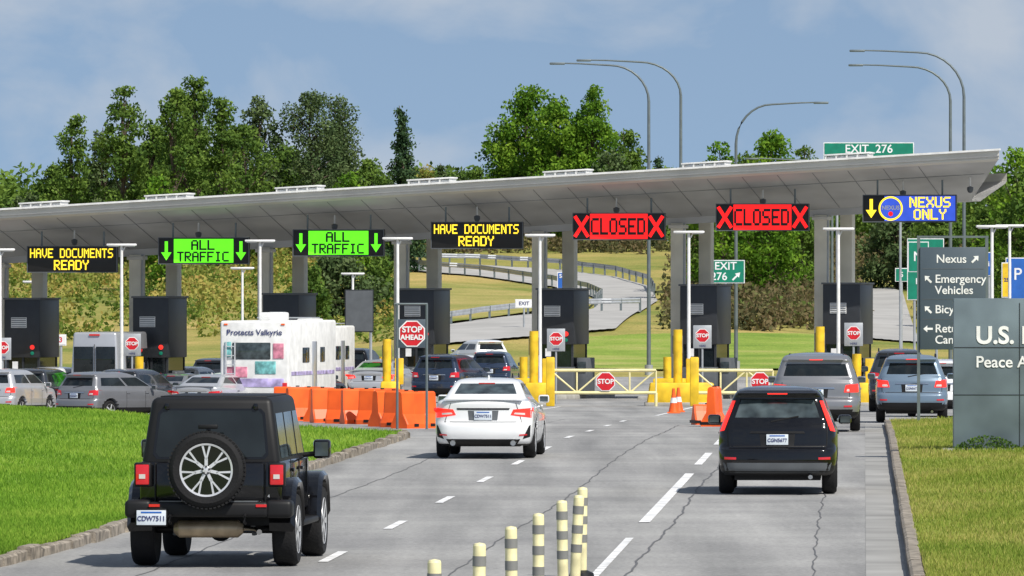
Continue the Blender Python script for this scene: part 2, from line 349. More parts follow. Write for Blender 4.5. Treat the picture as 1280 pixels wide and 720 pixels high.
for a in [('poplar',90,140,62,550),('poplar',66,202,46,560,'leaf'),('poplar',152,102,72,535,'leaf'),('poplar',132,150,50,545,'needle2'),('poplar',192,146,64,550,'leaf'),('poplar',216,100,60,530,'leaf'),('poplar',247,88,70,540,'leaf'),('poplar',276,114,68,530,'leaf'),('poplar',232,120,60,548,'leaf'),
  ('broad',108,205,100,570,'leaf'),('broad',165,178,110,575,'needle2'),('broad',235,160,130,570,'leaf'),('broad',290,172,110,570,'leaf'),('broad',330,114,80,550,'needle2'),('broad',350,180,110,570,'leaf'),('broad',308,150,74,535,'leaf'),('pine',392,110,84,550),('pine',430,116,78,560),('pine',412,150,80,565),('broad',385,185,90,575,'needle2'),('broad',425,205,100,575,'needle2'),
  ('broad',458,196,74,550,'leaf'),('broad',480,222,90,575,'needle2'),('spruce',507,121,66,540),('spruce',552,198,38,600,'needle2'),('spruce',574,206,32,605,'needle2'),('broad',526,208,60,600,'shrub'),('broad',600,208,70,600,'leaf'),('broad',560,235,90,610,'leaf'),
  ('broad',655,104,110,605,'leafb'),('broad',700,118,104,600,'leafb'),('poplar',745,102,76,600,'leafb'),('broad',782,156,76,605,'leaf'),('broad',628,158,74,605,'leafb'),('spruce',820,188,28,600),('broad',765,190,90,595,'needle2'),('broad',690,170,130,620,'leaf'),('broad',640,205,120,622,'leaf'),('broad',725,160,110,622,'leafb'),('broad',800,222,90,610,'leaf'),
  ('broad',902,174,78,480,'leafb'),('broad',960,160,96,480,'leafb'),('broad',1002,178,64,490,'leaf'),('broad',930,190,100,500,'leaf'),('broad',985,192,90,500,'leafb'),('broad',880,205,60,500,'leaf'),('broad',1262,180,84,430,'leafb'),('broad',1290,205,90,420,'leaf'),('broad',1232,256,64,470,'leaf'),('broad',1180,262,90,490,'leaf'),('broad',1120,262,90,495,'needle2'),
  ('broad',10,248,60,560,'leaf'),('broad',38,240,60,570,'needle2'),('broad',205,218,66,500,'leafb'),('broad',440,212,66,520,'leafb'),('broad',-40,235,90,550,'leaf'),('broad',425,318,100,440,'needle2'),('broad',385,330,70,432,'leaf'),('broad',475,322,60,445,'leaf')]:
    tree(a[0],a[1],a[2],a[3],a[4],a[5] if len(a)>5 else None)
def proj(x,y,z): s=F/y; return 640+x*s, HY+(H-z)*s
cs=[];rs=[]
for i in range(560):
    y=rng.uniform(625,690); x=X(rng.uniform(-150,1430),y); hh=rng.uniform(.5,5.5); 
    cs.append(np.array([x,y,zg(x,y)+hh])); rs.append(rng.uniform(1.5,2.5))
C,Sz,T=clumps(cs,rs,34,.6); leafmesh('forest',C,Sz,T,'leaf')
cs=[];rs=[];cb=[];rb=[]
for i in range(3000):
    y=rng.uniform(395,600); p=rng.uniform(-90,1400); x=X(p,y); z=zg(x,y); u,v=proj(x,y,z)
    r_=rng.uniform(.35,1.25)
    if 500<u<840 and v>318: continue
    if 1070<u<1160 and v>345: continue
    if u>=700 and v>414: continue
    if u<520:
        if v>428: continue
        if rng.uniform()<.45 and v>360: continue
        cs.append(np.array([x,y,z+r_*.4])); rs.append(r_)
    else:
        cb.append(np.array([x,y,z+r_*.5])); rb.append(r_*1.15)
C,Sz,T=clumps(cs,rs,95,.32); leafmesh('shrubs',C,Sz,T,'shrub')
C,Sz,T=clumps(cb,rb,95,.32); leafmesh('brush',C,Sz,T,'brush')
def blades(name,n,fx,ya,yb,mt,zf):
    y=ya+(yb-ya)*rng.uniform(0,1,n)**1.3; P=np.zeros((n,3))
    for i in range(n):
        a,b_=fx(y[i]); x=a+(b_-a)*rng.uniform(); P[i]=(x,y[i],zf(x,y[i]))
    tone=.5+.3*np.sin(P[:,0]*1.7+np.sin(P[:,1]*.3)*2)*np.sin(P[:,1]*.21)+rng.normal(0,.2,n)
    leafmesh(name,P,rng.uniform(.03,.075,n)*(1+.004*(P[:,1]-80)),tone,mt,vertical=True,asp=.35)
blades('grass',120000,lambda y:(X(-30,y),xl(y)-.05),76,200,'blade',lambda x,y:zg(x,y)+.11+lz(x,y))
blades('grass',60000,lambda y:(x0(y)+6.82,X(1310,y)),72,176,'blade2',lambda x,y:zg(x,y)+.11+rz_l(x,y))
def ribbon(name,top,bot,mt,dz=.12,n=10):
    vs=[];fs=[]
    A=[];B=[]
    for L,O in ((top,A),(bot,B)):
        for (a,b) in zip(L,L[1:]):
            for k in range(n): t=k/n; O.append((a[0]+(b[0]-a[0])*t,a[1]+(b[1]-a[1])*t))
        O.append(L[-1])
    q=6
    for a,b in zip(A,B):
        pa=hit(*a); pb=hit(*b)
        for k in range(q+1):
            t=k/q; x=pa[0]+(pb[0]-pa[0])*t; y=pa[1]+(pb[1]-pa[1])*t; vs.append((x,y,zg(x,y)+dz))
    for i in range(len(A)-1):
        for k in range(q): fs.append((i*(q+1)+k,i*(q+1)+k+1,(i+1)*(q+1)+k+1,(i+1)*(q+1)+k))
    return mesh(name,vs,fs,mt,None,True),[hit(*a) for a in A],[hit(*b) for b in B]
_,A1,B1=ribbon('ramp_road',[(505,331),(600,333),(700,339),(770,348),(812,360),(822,378),(800,392)],[(505,339),(600,347),(690,360),(735,370),(752,378),(742,388),(700,398)],'farroad')
_,A2,B2=ribbon('ramp_road',[(800,391),(740,392),(660,396),(600,403),(540,412)],[(770,414),(720,418),(660,424),(600,429),(540,434)],'farroad',.16)
ribbon('ramp_road',[(1072,364),(1110,362),(1128,366)],[(1085,425),(1120,428),(1150,430)],'farroad')
ribbon('grass_field',[(724,424),(800,420),(900,418),(1085,420)],[(724,462),(800,464),(900,464),(1085,462)],'field',.10)
ribbon('grass_field',[(545,356),(600,360),(660,368),(690,376)],[(545,408),(600,402),(660,394),(690,388)],'dry',.20)
def guardrail(P,off=.3,name='guardrail'):
    r=root(name); pts=[(x,y-off,zg(x,y)+.75) for x,y in P]
    vs=[];fs=[]
    for (x,y,z) in pts: vs+= [(x,y,z-.17),(x,y-.05,z-.08),(x,y,z),(x,y-.05,z+.08),(x,y,z+.17)]
    for i in range(len(pts)-1):
        for k in range(4): fs.append((i*5+k,i*5+k+1,i*5+5+k+1,i*5+5+k))
    mesh('beam',vs,fs,'pole',r)
    for x,y,z in pts[::2]: box(r,'post',(x,y+.08,z-.35),(.14,.14,1.0),'dpole')
guardrail(A1[:-14]); guardrail(B1[:-12],-.2); guardrail(A2[::2],.3)
# ---------------------------------------------------------------- canopy
TH=math.atan(.25); CX,CY=1.22,275.0
def lxy(p,ly=0):
    k=(p-640)/F; ox,oy=CX+ly*math.sin(TH),CY+ly*math.cos(TH)
    return (k*oy-ox)/(math.cos(TH)+k*math.sin(TH))
can=root('border_station_canopy',(CX,CY,0),-TH)
def zb(l): return 5.45+.0545*l
Lx0,Lx1=-34,lxy(1249,-6.5)
sec=[(-6.5,1.66),(-6.5,1.36),(-6.2,1.28),(-1.0,.03),(-.9,0),(.9,0),(1.0,.03),(6.2,.75),(6.5,.85),(6.5,1.15),(0,1.0)]
vs=[];fs=[];NS=26
for i in range(NS+1):
    l=Lx0+(Lx1-Lx0)*i/NS
    for a,c in sec:
        le=l-(a+6.5)*.42 if i==NS else l
        vs.append((le,a,zb(le)+c))
n=len(sec); mi=[]
for i in range(NS):
    for k in range(n):
        fs.append((i*n+k,i*n+(k+1)%n,(i+1)*n+(k+1)%n,(i+1)*n+k)); mi.append(1 if k in(0,1,8) else (2 if k>=9 else 0))
fs.append(tuple(range(n))); mi.append(1); fs.append(tuple(NS*n+k for k in range(n))[::-1]); mi.append(1)
mesh('roof_slab',vs,fs,['canopy','fascia','roof'],can,False,mi)
def bar(a,b,w,h,mt,name,parent):
    a=Vector(a);b=Vector(b);d=b-a;L=d.length; o=box(parent,name,(a+b)/2,(w,L,h),mt); o.rotation_mode='QUATERNION'; o.rotation_quaternion=d.to_track_quat('Y','Z'); return o
bar((Lx0,-6.54,zb(Lx0)+1.70),(Lx1+.05,-6.54,zb(Lx1)+1.70),.14,.07,'wsheet','roof_lip',can)
bar((Lx0,-6.53,zb(Lx0)+1.46),(Lx1,-6.53,zb(Lx1)+1.46),.04,.03,'seam','fascia_seam',can)
l=Lx0+.5
while l<Lx1-2.6:
    bar((l,-6.1,zb(l)+1.26-.012),(l,-1.05,zb(l)+.04-.012),.02,.015,'seam','soffit_seam',can); l+=1.33
bar((Lx0,-4.6,zb(Lx0)+.895-.010),(Lx1-.9,-4.6,zb(Lx1-.9)+.895-.010),.02,.015,'seam','soffit_seam',can)
bar((Lx0,-.75,zb(Lx0)-.12),(Lx1-2.8,-.75,zb(Lx1-2.8)-.12),.3,.26,'canopy','beam',can)
for p in (-160,8,178,338,508,680,853,1032):
    l=lxy(p,0); X_=CX+l*math.cos(TH); Y_=CY-l*math.sin(TH); g=zg(X_,Y_)
    for ly,nm in((-.7,'column'),(4.2,'column')):
        z1=zb(l)-(.2 if ly<0 else -.35); box(can,nm,(l,ly,(g-.2+z1)/2),(.48,.6,z1-g+.2),'column',.03)
    box(can,'column_collar',(l,-.7,zb(l)-.33),(.62,.75,.14),'fascia',.02)
    box(can,'conduit',(l+.27,-.9,(g+zb(l))/2),(.07,.07,zb(l)-g-.4),'pole')
for p in (56,213,376,541,711,884,1062):
    l=lxy(p,-5.3)
    for dx in(-.8,-.4,0,.4,.8): box(can,'skylight_frame',(l+dx,-5.4,zb(l+dx)+1.68),(.05,.9,.36),'wsheet',.0)
    box(can,'skylight_top',(l,-5.4,zb(l)+1.89),(1.75,.95,.06),'wsheet',.01,(0,-.0545,0)); box(can,'skylight_panel',(l,-5.35,zb(l)+1.72),(1.6,.7,.22),'alloy',0,(0,-.0545,0))
    box(can,'skylight_curb',(l,-5.4,zb(l)+1.54),(1.8,1.0,.26),'wsheet',.01,(0,-.0545,0))
for p in (95,250,420,598,772,955,1130,1214):
    l=lxy(p,-4); z=zb(l)+.75; tube(can,'camera_stem',[(l,-4.2,z+.05),(l,-4.2,z-.32)],.03,'wsheet',8); lathe(can,'dome_camera',[(.0,-.16),(.08,-.13),(.12,-.04),(.12,.06),(.02,.1)],'boothg',(l,-4.2,z-.38),'z',14)
def led(p,py,kind):
    ly=-5.2; l=lxy(p,ly); X_=CX+l*math.cos(TH)+ly*math.sin(TH); Y_=CY-l*math.sin(TH)+ly*math.cos(TH); z=Z(py,Y_)
    r=root('electronic_lane_sign',(X_,Y_,z),-TH*.45); W,Hh=3.48,1.02
    box(r,'housing',(0,.16,0),(W,.3,Hh),'ledk',.02)
    for q in(-1.2,1.2): 
        tube(r,'hanger',[(q,.2,Hh/2),(q,.2,Hh/2+.55)],.035,'dpole',8)
    for (cx,cz,sx,sz) in((0,Hh/2-.015,W,.03),(0,-Hh/2+.015,W,.03),(-W/2+.015,0,.03,Hh-.06),(W/2-.015,0,.03,Hh-.06)): box(r,'frame',(cx,-.005,cz),(sx,.03,sz),'boothg')
    y=-.012
    if kind=='docs':
        dots(r,'legend','HAVE DOCUMENTS',(0,y,.23),.0385,.050,'ledy',1.05,fx=1.15); dots(r,'legend','READY',(0,y,-.22),.046,.053,'ledy',1.05,fx=1.2)
    elif kind=='all':
        box(r,'lit_panel',(0,0,0),(2.28,.012,.9),'ledg'); dots(r,'legend','ALL',(0,y,.22),.052,.053,'ledk',1.2,fx=1.4); dots(r,'legend','TRAFFIC',(0,y,-.22),.048,.053,'ledk',1.2,fx=1.4)
        for q in(-1.43,1.43): arrow(r,'arrow',(q,0),.72,-math.pi/2,'ledg',.2,-.004)
    elif kind=='closed':
        box(r,'lit_panel',(0,0,0),(2.16,.012,.94),'ledr'); dots(r,'legend','CLOSED',(0,y,0),.058,.088,'ledk',1.15,fx=1.35)
        for q in(-1.40,1.40):
            for a in(1.0,-1.0): box(r,'cross_bar',(q,0,0),(.92,.012+.004*a,.13),'ledr',0,(0,a,0))
    else:
        box(r,'lit_panel',(.38,0,0),(2.62,.012,.92),'ledb'); arrow(r,'arrow',(-1.42,0),.7,-math.pi/2,'ledy',.2,-.004)
        poly(r,'badge_ring',circ(.45,-.70,0),-.014,'ledy'); poly(r,'badge',circ(.38,-.70,0),-.019,'ledb'); text(r,'badge_text','NEXUS',(-.70,-.026,.02),.21,'signw',bold=.008); poly(r,'badge_leaf',circ(.09,-.70,-.2,8),-.023,'ledr'); 
        dots(r,'legend','NEXUS',(.78,y,.23),.052,.055,'ledy',1.1,fx=1.25); dots(r,'legend','ONLY',(.78,y,-.22),.052,.055,'ledy',1.1,fx=1.25)
for p,py,k in[(90,324,'docs'),(254.5,313.5,'all'),(423,303.5,'all'),(596,294,'docs'),(773.5,283,'closed'),(953,271.5,'closed'),(1137,260.5,'nexus'),(-75,334,'closed')]: led(p,py,k)
def island(p,py,n_):
    ly=-2.2; l=lxy(p,ly); X_=CX+l*math.cos(TH)+ly*math.sin(TH); Y_=CY-l*math.sin(TH)+ly*math.cos(TH); g=zg(X_,Y_); zt=Z(py,Y_)-g
    r=root('inspection_booth',(X_,Y_,g),-TH)
    box(r,'island_slab',(-.2,-.5,.05),(2.1,11,.25),'concrete',.05)
    box(r,'base',(0,0,.68),(1.34,2.3,1.05),'boothg',.03)
    box(r,'window_band',(0,0,1.62),(1.26,2.2,.86),'glass')
    for a in(-.62,0,.62):
        for b_ in(-1.1,1.1): box(r,'mullion',(a,b_,1.62),(.08,.08,.9),'booth')
    box(r,'upper_cabinet',(0,0,(2.05+zt)/2),(1.42,2.5,zt-2.05),'booth',.03)
    box(r,'louvre_panel',(-.12,-1.262,(2.3+zt)/2+.1),(.62,.03,.40),'wsheet')
    for q in range(5): box(r,'louvre_slat',(-.12,-1.285,(2.3+zt)/2-.06+q*.08),(.58,.02,.025),'boothg')
    box(r,'roof_edge',(0,0,zt+.02),(1.52,2.6,.07),'boothg',.01)
    box(r,'lower_cabinet',(.95,-.3,.85),(.42,1.2,1.4),'boothg',.03); box(r,'monitor_screen',(.95,-.92,1.2),(.3,.02,.4),'glass2')
    lathe(r,'signal_lamp',[(.0,-.03),(.09,-.02),(.09,0)],'redlit',(.42,-1.265,2.45),'y',16); lathe(r,'signal_lamp',[(.0,-.03),(.07,-.02),(.07,0)],'signg',(.42,-1.265,2.22),'y',16)
    tube(r,'bollard',[(-.75,-3.2,.15),(-.75,-3.2,1.6)],[.15,.15],'yellow',14)
    box(r,'crash_block',(-.2,-4.9,.45),(1.2,1.1,.75),'yellow',.06)
    box(r,'paper_notice',(-.3,-1.17,1.75),(.22,.02,.3),'signw')
for p,py in[(40,374),(200,372),(362,368),(530,362),(704,362),(882,357),(1060,355)]: island(p,py,0)
def tlamp(p,ty,Y,w=1.05):
    x=X(p,Y); g=zg(x,Y); r=root('street_lamp',(x,Y,g)); h=Z(ty,Y)-g
    tube(r,'pole',[(0,0,0),(0,0,h)],[.07,.05],'wsheet',12); tube(r,'base',[(0,0,0),(0,0,.3)],.16,'pole',12)
    box(r,'lamp_head',(0,0,h),(w,.34,.08),'wsheet',.03); box(r,'lamp_lens',(-.28,0,h-.055),(.36,.24,.03),'lampw'); box(r,'lamp_lens',(.28,0,h-.055),(.36,.24,.03),'lampw'); tube(r,'bracket',[(0,0,h-.3),(.12,0,h-.08)],.025,'wsheet',6)
for p,ty,Y in[(152,306,252),(325,301,250),(497,298,248),(675,294,246),(861,290,243),(1048,286,240),(1240,283,236),(303,335,318),(441,342,322),(43,352,325),(1262,282,262),(0,312,254)]: tlamp(p,ty,Y)
def mast(p,tip,ty,Y,side=-1,shoulder=40):
    x=X(p,Y); g=zg(x,Y); s=F/Y; r=root('street_lamp',(x,Y,g)); ht=Z(ty,Y)-g; dx=(tip-p)/s; hs=ht-shoulder/s
    P=[(0,0,0),(0,0,hs*.5),(0,0,hs)]+[(dx*(1-math.cos(a))*.45,0,hs+(ht-.1-hs)*math.sin(a)) for a in [math.pi/2*k/8 for k in range(1,9)]]+[(dx*.8,0,ht-.02),(dx,0,ht)]
    tube(r,'mast_arm',P,[.11,.09,.075]+[.062-.002*k for k in range(8)]+[.04,.035],'dpole',10)
    box(r,'lamp_head',(dx+.25*(1 if dx>0 else -1),0,ht-.02),(.75,.3,.11),'dpole',.04)
    tube(r,'base',[(0,0,0),(0,0,.5)],.2,'pole',12)
mast(811,703,79,350,shoulder=48); mast(851,736,75,365,shoulder=45); mast(920,1020,128,360,shoulder=52); mast(1205,1078,63,350,shoulder=58); mast(1188,1076,81,365,shoulder=45); mast(1040,945,198,420,shoulder=20)
# ---------------------------------------------------------------- signs
def gsign(name,pc,y0_,y1_,wpx,Y,mt,lines,posts=(0,),arrowang=None,border='signw',topz=None):
    s=F/Y; x=X(pc,Y); g=zg(x,Y); za,zb_=Z(y1_,Y)-g,Z(y0_,Y)-g; W=wpx/s; r=root(name,(x,Y,g)); hh=zb_-za
    for q in posts: tube(r,'post',[(q*W/2,.08,0),(q*W/2,.08,zb_-.1)],.06,'pole',8)
    box(r,'border',(0,.02,(za+zb_)/2),(W,.04,hh),border,.0); box(r,'panel',(0,-.006,(za+zb_)/2),(W-.08,.02,hh-.08),mt)
    for (t,dx,fz,sz,m_) in lines: text(r,'legend',t,(dx*W,-.022,za+hh*fz),sz,m_,bold=.006)
    if arrowang is not None: arrow(r,'arrow',(W*.28,za+hh*.3),.5,arrowang,'signw',.13,-.022)
    return r
gsign('highway_exit_sign',907,325,354,48,330,'signg',[('EXIT',0,.73,.5,'signw'),('276',-.17,.28,.5,'signw')],(0,),math.pi/4)
gsign('highway_exit_sign',1086,178,203,113,340,'signg',[('EXIT  276',0,.66,.55,'signw')],(-.7,.7))
gsign('route_sign',707,340,361,21,320,'signb',[('South',0,.75,.24,'signw'),('5',0,.35,.4,'signw')])
gsign('highway_sign',1157,298,375,46,340,'signg',[('5',-.2,.8,.5,'signw'),('Blaine',0,.3,.4,'signw')],(-.6,.6))
gsign('highway_sign',1148,302,340,26,320,'signg',[('N',0,.5,.6,'signw')],(0,))
gsign('parking_sign',1272,322,375,30,300,'signb',[('P',0,.6,.7,'signw')],(0,)); gsign('speed_sign',1258,328,372,12,290,'yellow',[('25',0,.5,.2,'ptext')],(0,))
gsign('traffic_sign',1236,315,345,12,300,'signb',[('i',0,.5,.3,'signw')],(0,)); gsign('traffic_sign',1127,335,352,16,350,'signg',[('5',0,.5,.35,'signw')],(0,))
gsign('traffic_sign',76,418,432,14,300,'signw',[('3',0,.5,.3,'signr')],(0,)); gsign('traffic_sign',655,374,385,22,420,'signw',[('EXIT',0,.5,.3,'ptext')],(0,))
b_=gsign('notice_board',449,362,415,36,300,'boothg',[],(-.8,.8),border='booth')
def stoppanel(p,cy,Y,w=.62):
    s=F/Y; x=X(p,Y); g=zg(x,Y); z=Z(cy,Y)-g; r=root('stop_sign',(x,Y,g))
    tube(r,'post',[(0,.06,0),(0,.06,z+w*.5)],.035,'pole',8)
    box(r,'backing_panel',(0,.01,z),(w,.02,w*1.25),'pole',.01)
    poly(r,'octagon_border',octo(w*.40,0,z+.04),-.006,'signw'); poly(r,'octagon',octo(w*.36,0,z+.04),-.012,'signr')
    text(r,'legend','STOP',(0,-.02,z+.04),w*.27,'signw',bold=.006); text(r,'sub_legend','HERE',(0,-.006,z-w*.5),w*.16,'ptext')
for p,cy,Y in[(165,431,252),(695,425,246),(878,421,243),(1067,418,240),(3,436,254)]: stoppanel(p,cy,Y)
Y=166; s=F/Y; x=X(515,Y); g=zg(x,Y); r=root('stop_ahead_sign',(x,Y,g)); zt=Z(380,Y)-g
for q in(-.34,.34): tube(r,'post',[(q,0,0),(q,0,zt)],.03,'dpole',8)
tube(r,'top_rail',[(-.4,0,zt),(.36,0,zt)],.025,'dpole',8)
zc=Z(417,Y)-g; box(r,'backing_panel',(0,0,zc),(.64,.03,.66),'slate',.01); poly(r,'octagon_border',octo(.325,0,zc),-.022,'signw'); poly(r,'octagon',octo(.295,0,zc),-.028,'signr')
text(r,'legend','STOP',(0,-.037,zc+.09),.19,'signw',bold=.006); text(r,'legend','AHEAD',(0,-.037,zc-.09),.16,'signw',bold=.006)
Y=168; s=F/Y; x=X(1191,Y); g=zg(x,Y)+.1; r=root('directory_sign',(x,Y,g)); W=82/s; za,zt=Z(437,Y)-g,Z(309,Y)-g
for q in(-1,1): box(r,'post',(q*(W/2+.03),.05,Z(296,Y)/2-g/2),(.07,.07,Z(296,Y)-g),'dpole')
box(r,'top_rail',(0,.05,Z(296,Y)-g),(W+.14,.05,.05),'dpole'); box(r,'panel',(0,0,(za+zt)/2),(W,.08,zt-za),'slate',.01)
def zz(v): return Z(v,Y)-g
for t,v,dx,al in[('Nexus',324,.10,'RIGHT'),('Emergency',349,-.42,'LEFT'),('Vehicles',363,-.42,'LEFT'),('Bicycles',387,-.42,'LEFT'),('Return to',411,-.42,'LEFT'),('Canada',425,-.42,'LEFT')]:
    text(r,'legend',t,(dx+(.22 if al=='RIGHT' else 0),-.045,zz(v)),.27,'signw',al=al,bold=.003)
for v,a,dx in[(324,math.pi/4,.52),(349,3*math.pi/4,-.58),(387,3*math.pi/4,-.58),(411,math.pi,-.58)]: arrow(r,'arrow',(dx,zz(v)),.22,a,'signw',.08,-.047)
for v in(336,374,399): box(r,'divider',(0,-.042,zz(v)),(W-.1,.006,.012),'boothg')
Y=131; s=F/Y; x=X(1192,Y); g=zg(x,Y)+.12; W=3.6; hh=Z(375,Y)-g; r=root('port_of_entry_monument_sign',(x,Y,g),-.03)
box(r,'slab',(W/2,.25,hh/2+.03),(W,.5,hh),'mon',.012); box(r,'plinth',(W/2-.05,.22,.02),(W+.3,.8,.12),'concrete',.02)
for q in(1.2,2.45): box(r,'panel_joint',(q,-.004,hh*.5),(.012,.012,hh-.1),'booth')
for q in(.38,.69): box(r,'panel_joint',(W/2,-.003,hh*q),(W-.02,.01,.012),'booth')
text(r,'legend','U.S. PORT OF ENTRY',(.40,-.012,Z(420,Y)-g),.44,'signw',bold=.012,al='LEFT'); text(r,'legend','Peace Arch, Blaine',(.40,-.012,Z(453,Y)-g),.29,'signw',bold=.004,al='LEFT')
C=rng.uniform(0,1,(2200,3))*np.array([W,.35,.01]); C[:,1]-=.35; C[:,2]+=rng.uniform(0,.32,2200)*(.3+.7*np.abs(np.sin(C[:,0]*2.6))); leafmesh('moss_and_weeds',C,np.full(2200,.06),rng.uniform(0,.6,2200),'leaf',r)
# ---------------------------------------------------------------- gates, barriers
def gate(pa,pb,Y,sp):
    xa,xb=X(pa,Y),X(pb,Y); g=zg(xa,Y); r=root('barrier_gate',(xa,Y,g)); L=xb-xa; zt,zb2=Z(463,Y)-g,Z(491,Y)-g
    for z in(zt,zb2): tube(r,'rail',[(0,0,z),(L,0,z)],.055,'paley',10)
    nn=max(2,round(L/.95))
    for i in range(nn+1): tube(r,'upright',[(L*i/nn,0,zb2),(L*i/nn,0,zt)],.03,'paley',8)
    for i in range(nn): tube(r,'brace',[(L*i/nn,0,zb2 if i%2 else zt),(L*(i+1)/nn,0,zt if i%2 else zb2)],.028,'paley',8)
    box(r,'pivot_post',(0,0,.8),(.28,.28,1.6),'yellow',.03); tube(r,'rest_post',[(L,0,0),(L,0,zb2)],.05,'paley',8)
    q=X(sp,Y)-xa; zc=(zt+zb2)/2; poly(r,'octagon_border',octo(.33,q,zc),-.08,'signw'); poly(r,'octagon',octo(.30,q,zc),-.088,'signr'); text(r,'legend','STOP',(q,-.096,zc),.22,'signw',bold=.006)
gate(688,820,234,757); gate(868,966,234,950)
def yblock(p,Y,w=1.0,tall=2.3):
    x=X(p,Y); g=zg(x,Y); r=root('crash_barrier_bollards',(x,Y,g))
    box(r,'block',(0,0,.38),(w,1.2,.76),'yellow',.05,top=(.9,.95,0,0)); box(r,'foot',(0,0,.06),(w+.12,1.35,.12),'concrete',.02)
    tube(r,'tall_post',[(-.12,.2,.7),(-.12,.2,tall)],.15,'yellow',14); box(r,'short_post',(.3,.1,1.1),(.3,.3,.9),'yellow',.03)
    box(r,'control_box',(-.12,.45,tall-.5),(.34,.25,.6),'boothg',.02)
yblock(672,236,.9,2.45); yblock(852,236,2.3,2.5); yblock(1030,237,.9,2.6); yblock(1076,236,.7,1.7); yblock(488,246,.7,2.2); yblock(178,250,.7,2.1); yblock(1246,228,.6,2.6)
def jersey(x,y,a,L=1.25,h=.86):
    g=zg(x,y); r=root('traffic_barrier',(x,y,g),a); P=[(-.26,0),(-.26,.1),(-.12,.34),(-.08,h-.04),(-.04,h),(.04,h),(.08,h-.04),(.12,.34),(.26,.1),(.26,0)]
    vs=[];fs=[];n=len(P)
    for q in(-L/2,-L/2+.04,-L*.16,-L*.15,L*.15,L*.16,L/2-.04,L/2):
        k=.93 if q in(-L/2,L/2) or abs(abs(q)-L*.15)<.001 else 1
        for a_,c in P: vs.append((q,a_*k,c*(.99 if k<1 else 1)))
    for i in range(7):
        for k in range(n): fs.append((i*n+k,i*n+(k+1)%n,(i+1)*n+(k+1)%n,(i+1)*n+k))
    fs.append(tuple(range(n))); fs.append(tuple(7*n+k for k in range(n))[::-1]); mesh('shell',vs,fs,'orange',r)
    lathe(r,'fill_cap',[(.0,.03),(.05,.03),(.05,0)],'trim',(0,0,h),'z',12); box(r,'forklift_slot',(-.3,0,.08),(.16,.54,.07),'trim'); box(r,'forklift_slot',(.3,0,.08),(.16,.54,.07),'trim')
for i,(p,Y,a) in enumerate([(386,186,.5),(403,184,1.15),(420,181,.25),(440,179,-.35),(458,178,.3),(478,177,-.5),(492,172,.8),(508,170,-.7),(520,168,.9),(468,183,.1),(372,190,-.2)]): jersey(X(p,Y),Y,a,h=.86)
jersey(X(893,172),172,1.3,.75,.95); jersey(X(884,176),176,.2,.7,.5)
def cone(p,Y):
    x=X(p,Y); g=zg(x,Y); r=root('traffic_cone',(x,Y,g)); box(r,'foot',(0,0,.02),(.38,.38,.04),'orange',.01); lathe(r,'cone',[(.15,.04),(.10,.28),(.065,.5),(.035,.72)],'orange',(0,0,0),'z',20); lathe(r,'reflective_band',[(.102,.30),(.078,.45)],'signw',(0,0,0),'z',20)
cone(842,208); cone(848,212)
def delin(p,s_,lean=0):
    Y=F/s_; x=X(p,Y); g=0; r=root('delineator_post',(x,Y,g),0); r.rotation_euler=(0,lean,0)
    h=.95; tube(r,'post',[(0,0,.05),(0,0,h)],.055,'postc',16); lathe(r,'foot',[(.14,0),(.13,.05),(.06,.08)],'trim',(0,0,0),'z',16)
    for i in range(3): lathe(r,'reflective_band',[(.0585,0),(.0585,.085)],'bandg',(0,0,h-.17-i*.2),'z',16)
    lathe(r,'cap',[(.055,0),(.048,.02),(.0,.03)],'postc',(0,0,h),'z',14)
for p,s_,ln in[(543,157,0),(598,147.5,.01),(640,138,-.01),(673,130.5,.0),(704,123,-.015),(718,120,.05),(727,115.5,.01)]: delin(p,s_,ln)
# ---------------------------------------------------------------- vehicles
def wheel(r,x,y,rad,w,side,spokes=5,rim='alloy'):
    rr=rad*.66
    lathe(r,'tyre',[(rr,-w/2+.01),(rad-.035,-w/2),(rad-.01,-w/2+.025),(rad,-w/2+.05),(rad,w/2-.05),(rad-.01,w/2-.025),(rad-.035,w/2),(rr,w/2-.01)],'rubber',(x,y,rad),'x',36)
    o=side*(w/2-.035); lathe(r,'rim_disc',[(rr-.005,o-.02),(rr-.005,o),(.01,o)] if side>0 else [(.01,o),(rr-.005,o),(rr-.005,o+.02)],'trim',(x,y,rad),'x',30)
    lathe(r,'rim_ring',[(rr*.9,o+side*.012),(rr,o+side*.03),(rr+.008,o)],rim,(x,y,rad),'x',30)
    for k in range(spokes):
        a=2*math.pi*k/spokes; box(r,'spoke',(x+o+side*.015,y+math.cos(a)*rr*.5,rad+math.sin(a)*rr*.5),(.025,rr*.92,rad*.15),rim,0,(a,0,0))
SP={}
SP['sedan']=dict(L=4.88,wb=(1.08,3.90),wr=.335,secs=[(.24,.20,.80,.16,4.72,.30),(.30,.25,.87,.05,4.84,.30),(.46,.42,.905,0,4.88,.30),(.62,.56,.915,.01,4.87,.30),(.70,.64,.92,.075,4.84,.30),(.88,.73,.915,.085,4.74,.30),(1.02,.82,.885,.07,4.5,.28),(1.065,.88,.85,.11,4.2,.26),(1.085,1.0,.78,.55,3.75,.18),(1.12,1.03,.745,.62,3.62,.14),(1.375,1.36,.60,1.22,2.80,.12),(1.425,1.42,.54,1.42,2.6,.12),(1.45,1.45,.42,1.6,2.45,.12),(1.46,1.46,.2,1.8,2.2,.1)],g=(9,10),trim=.7,n=5)
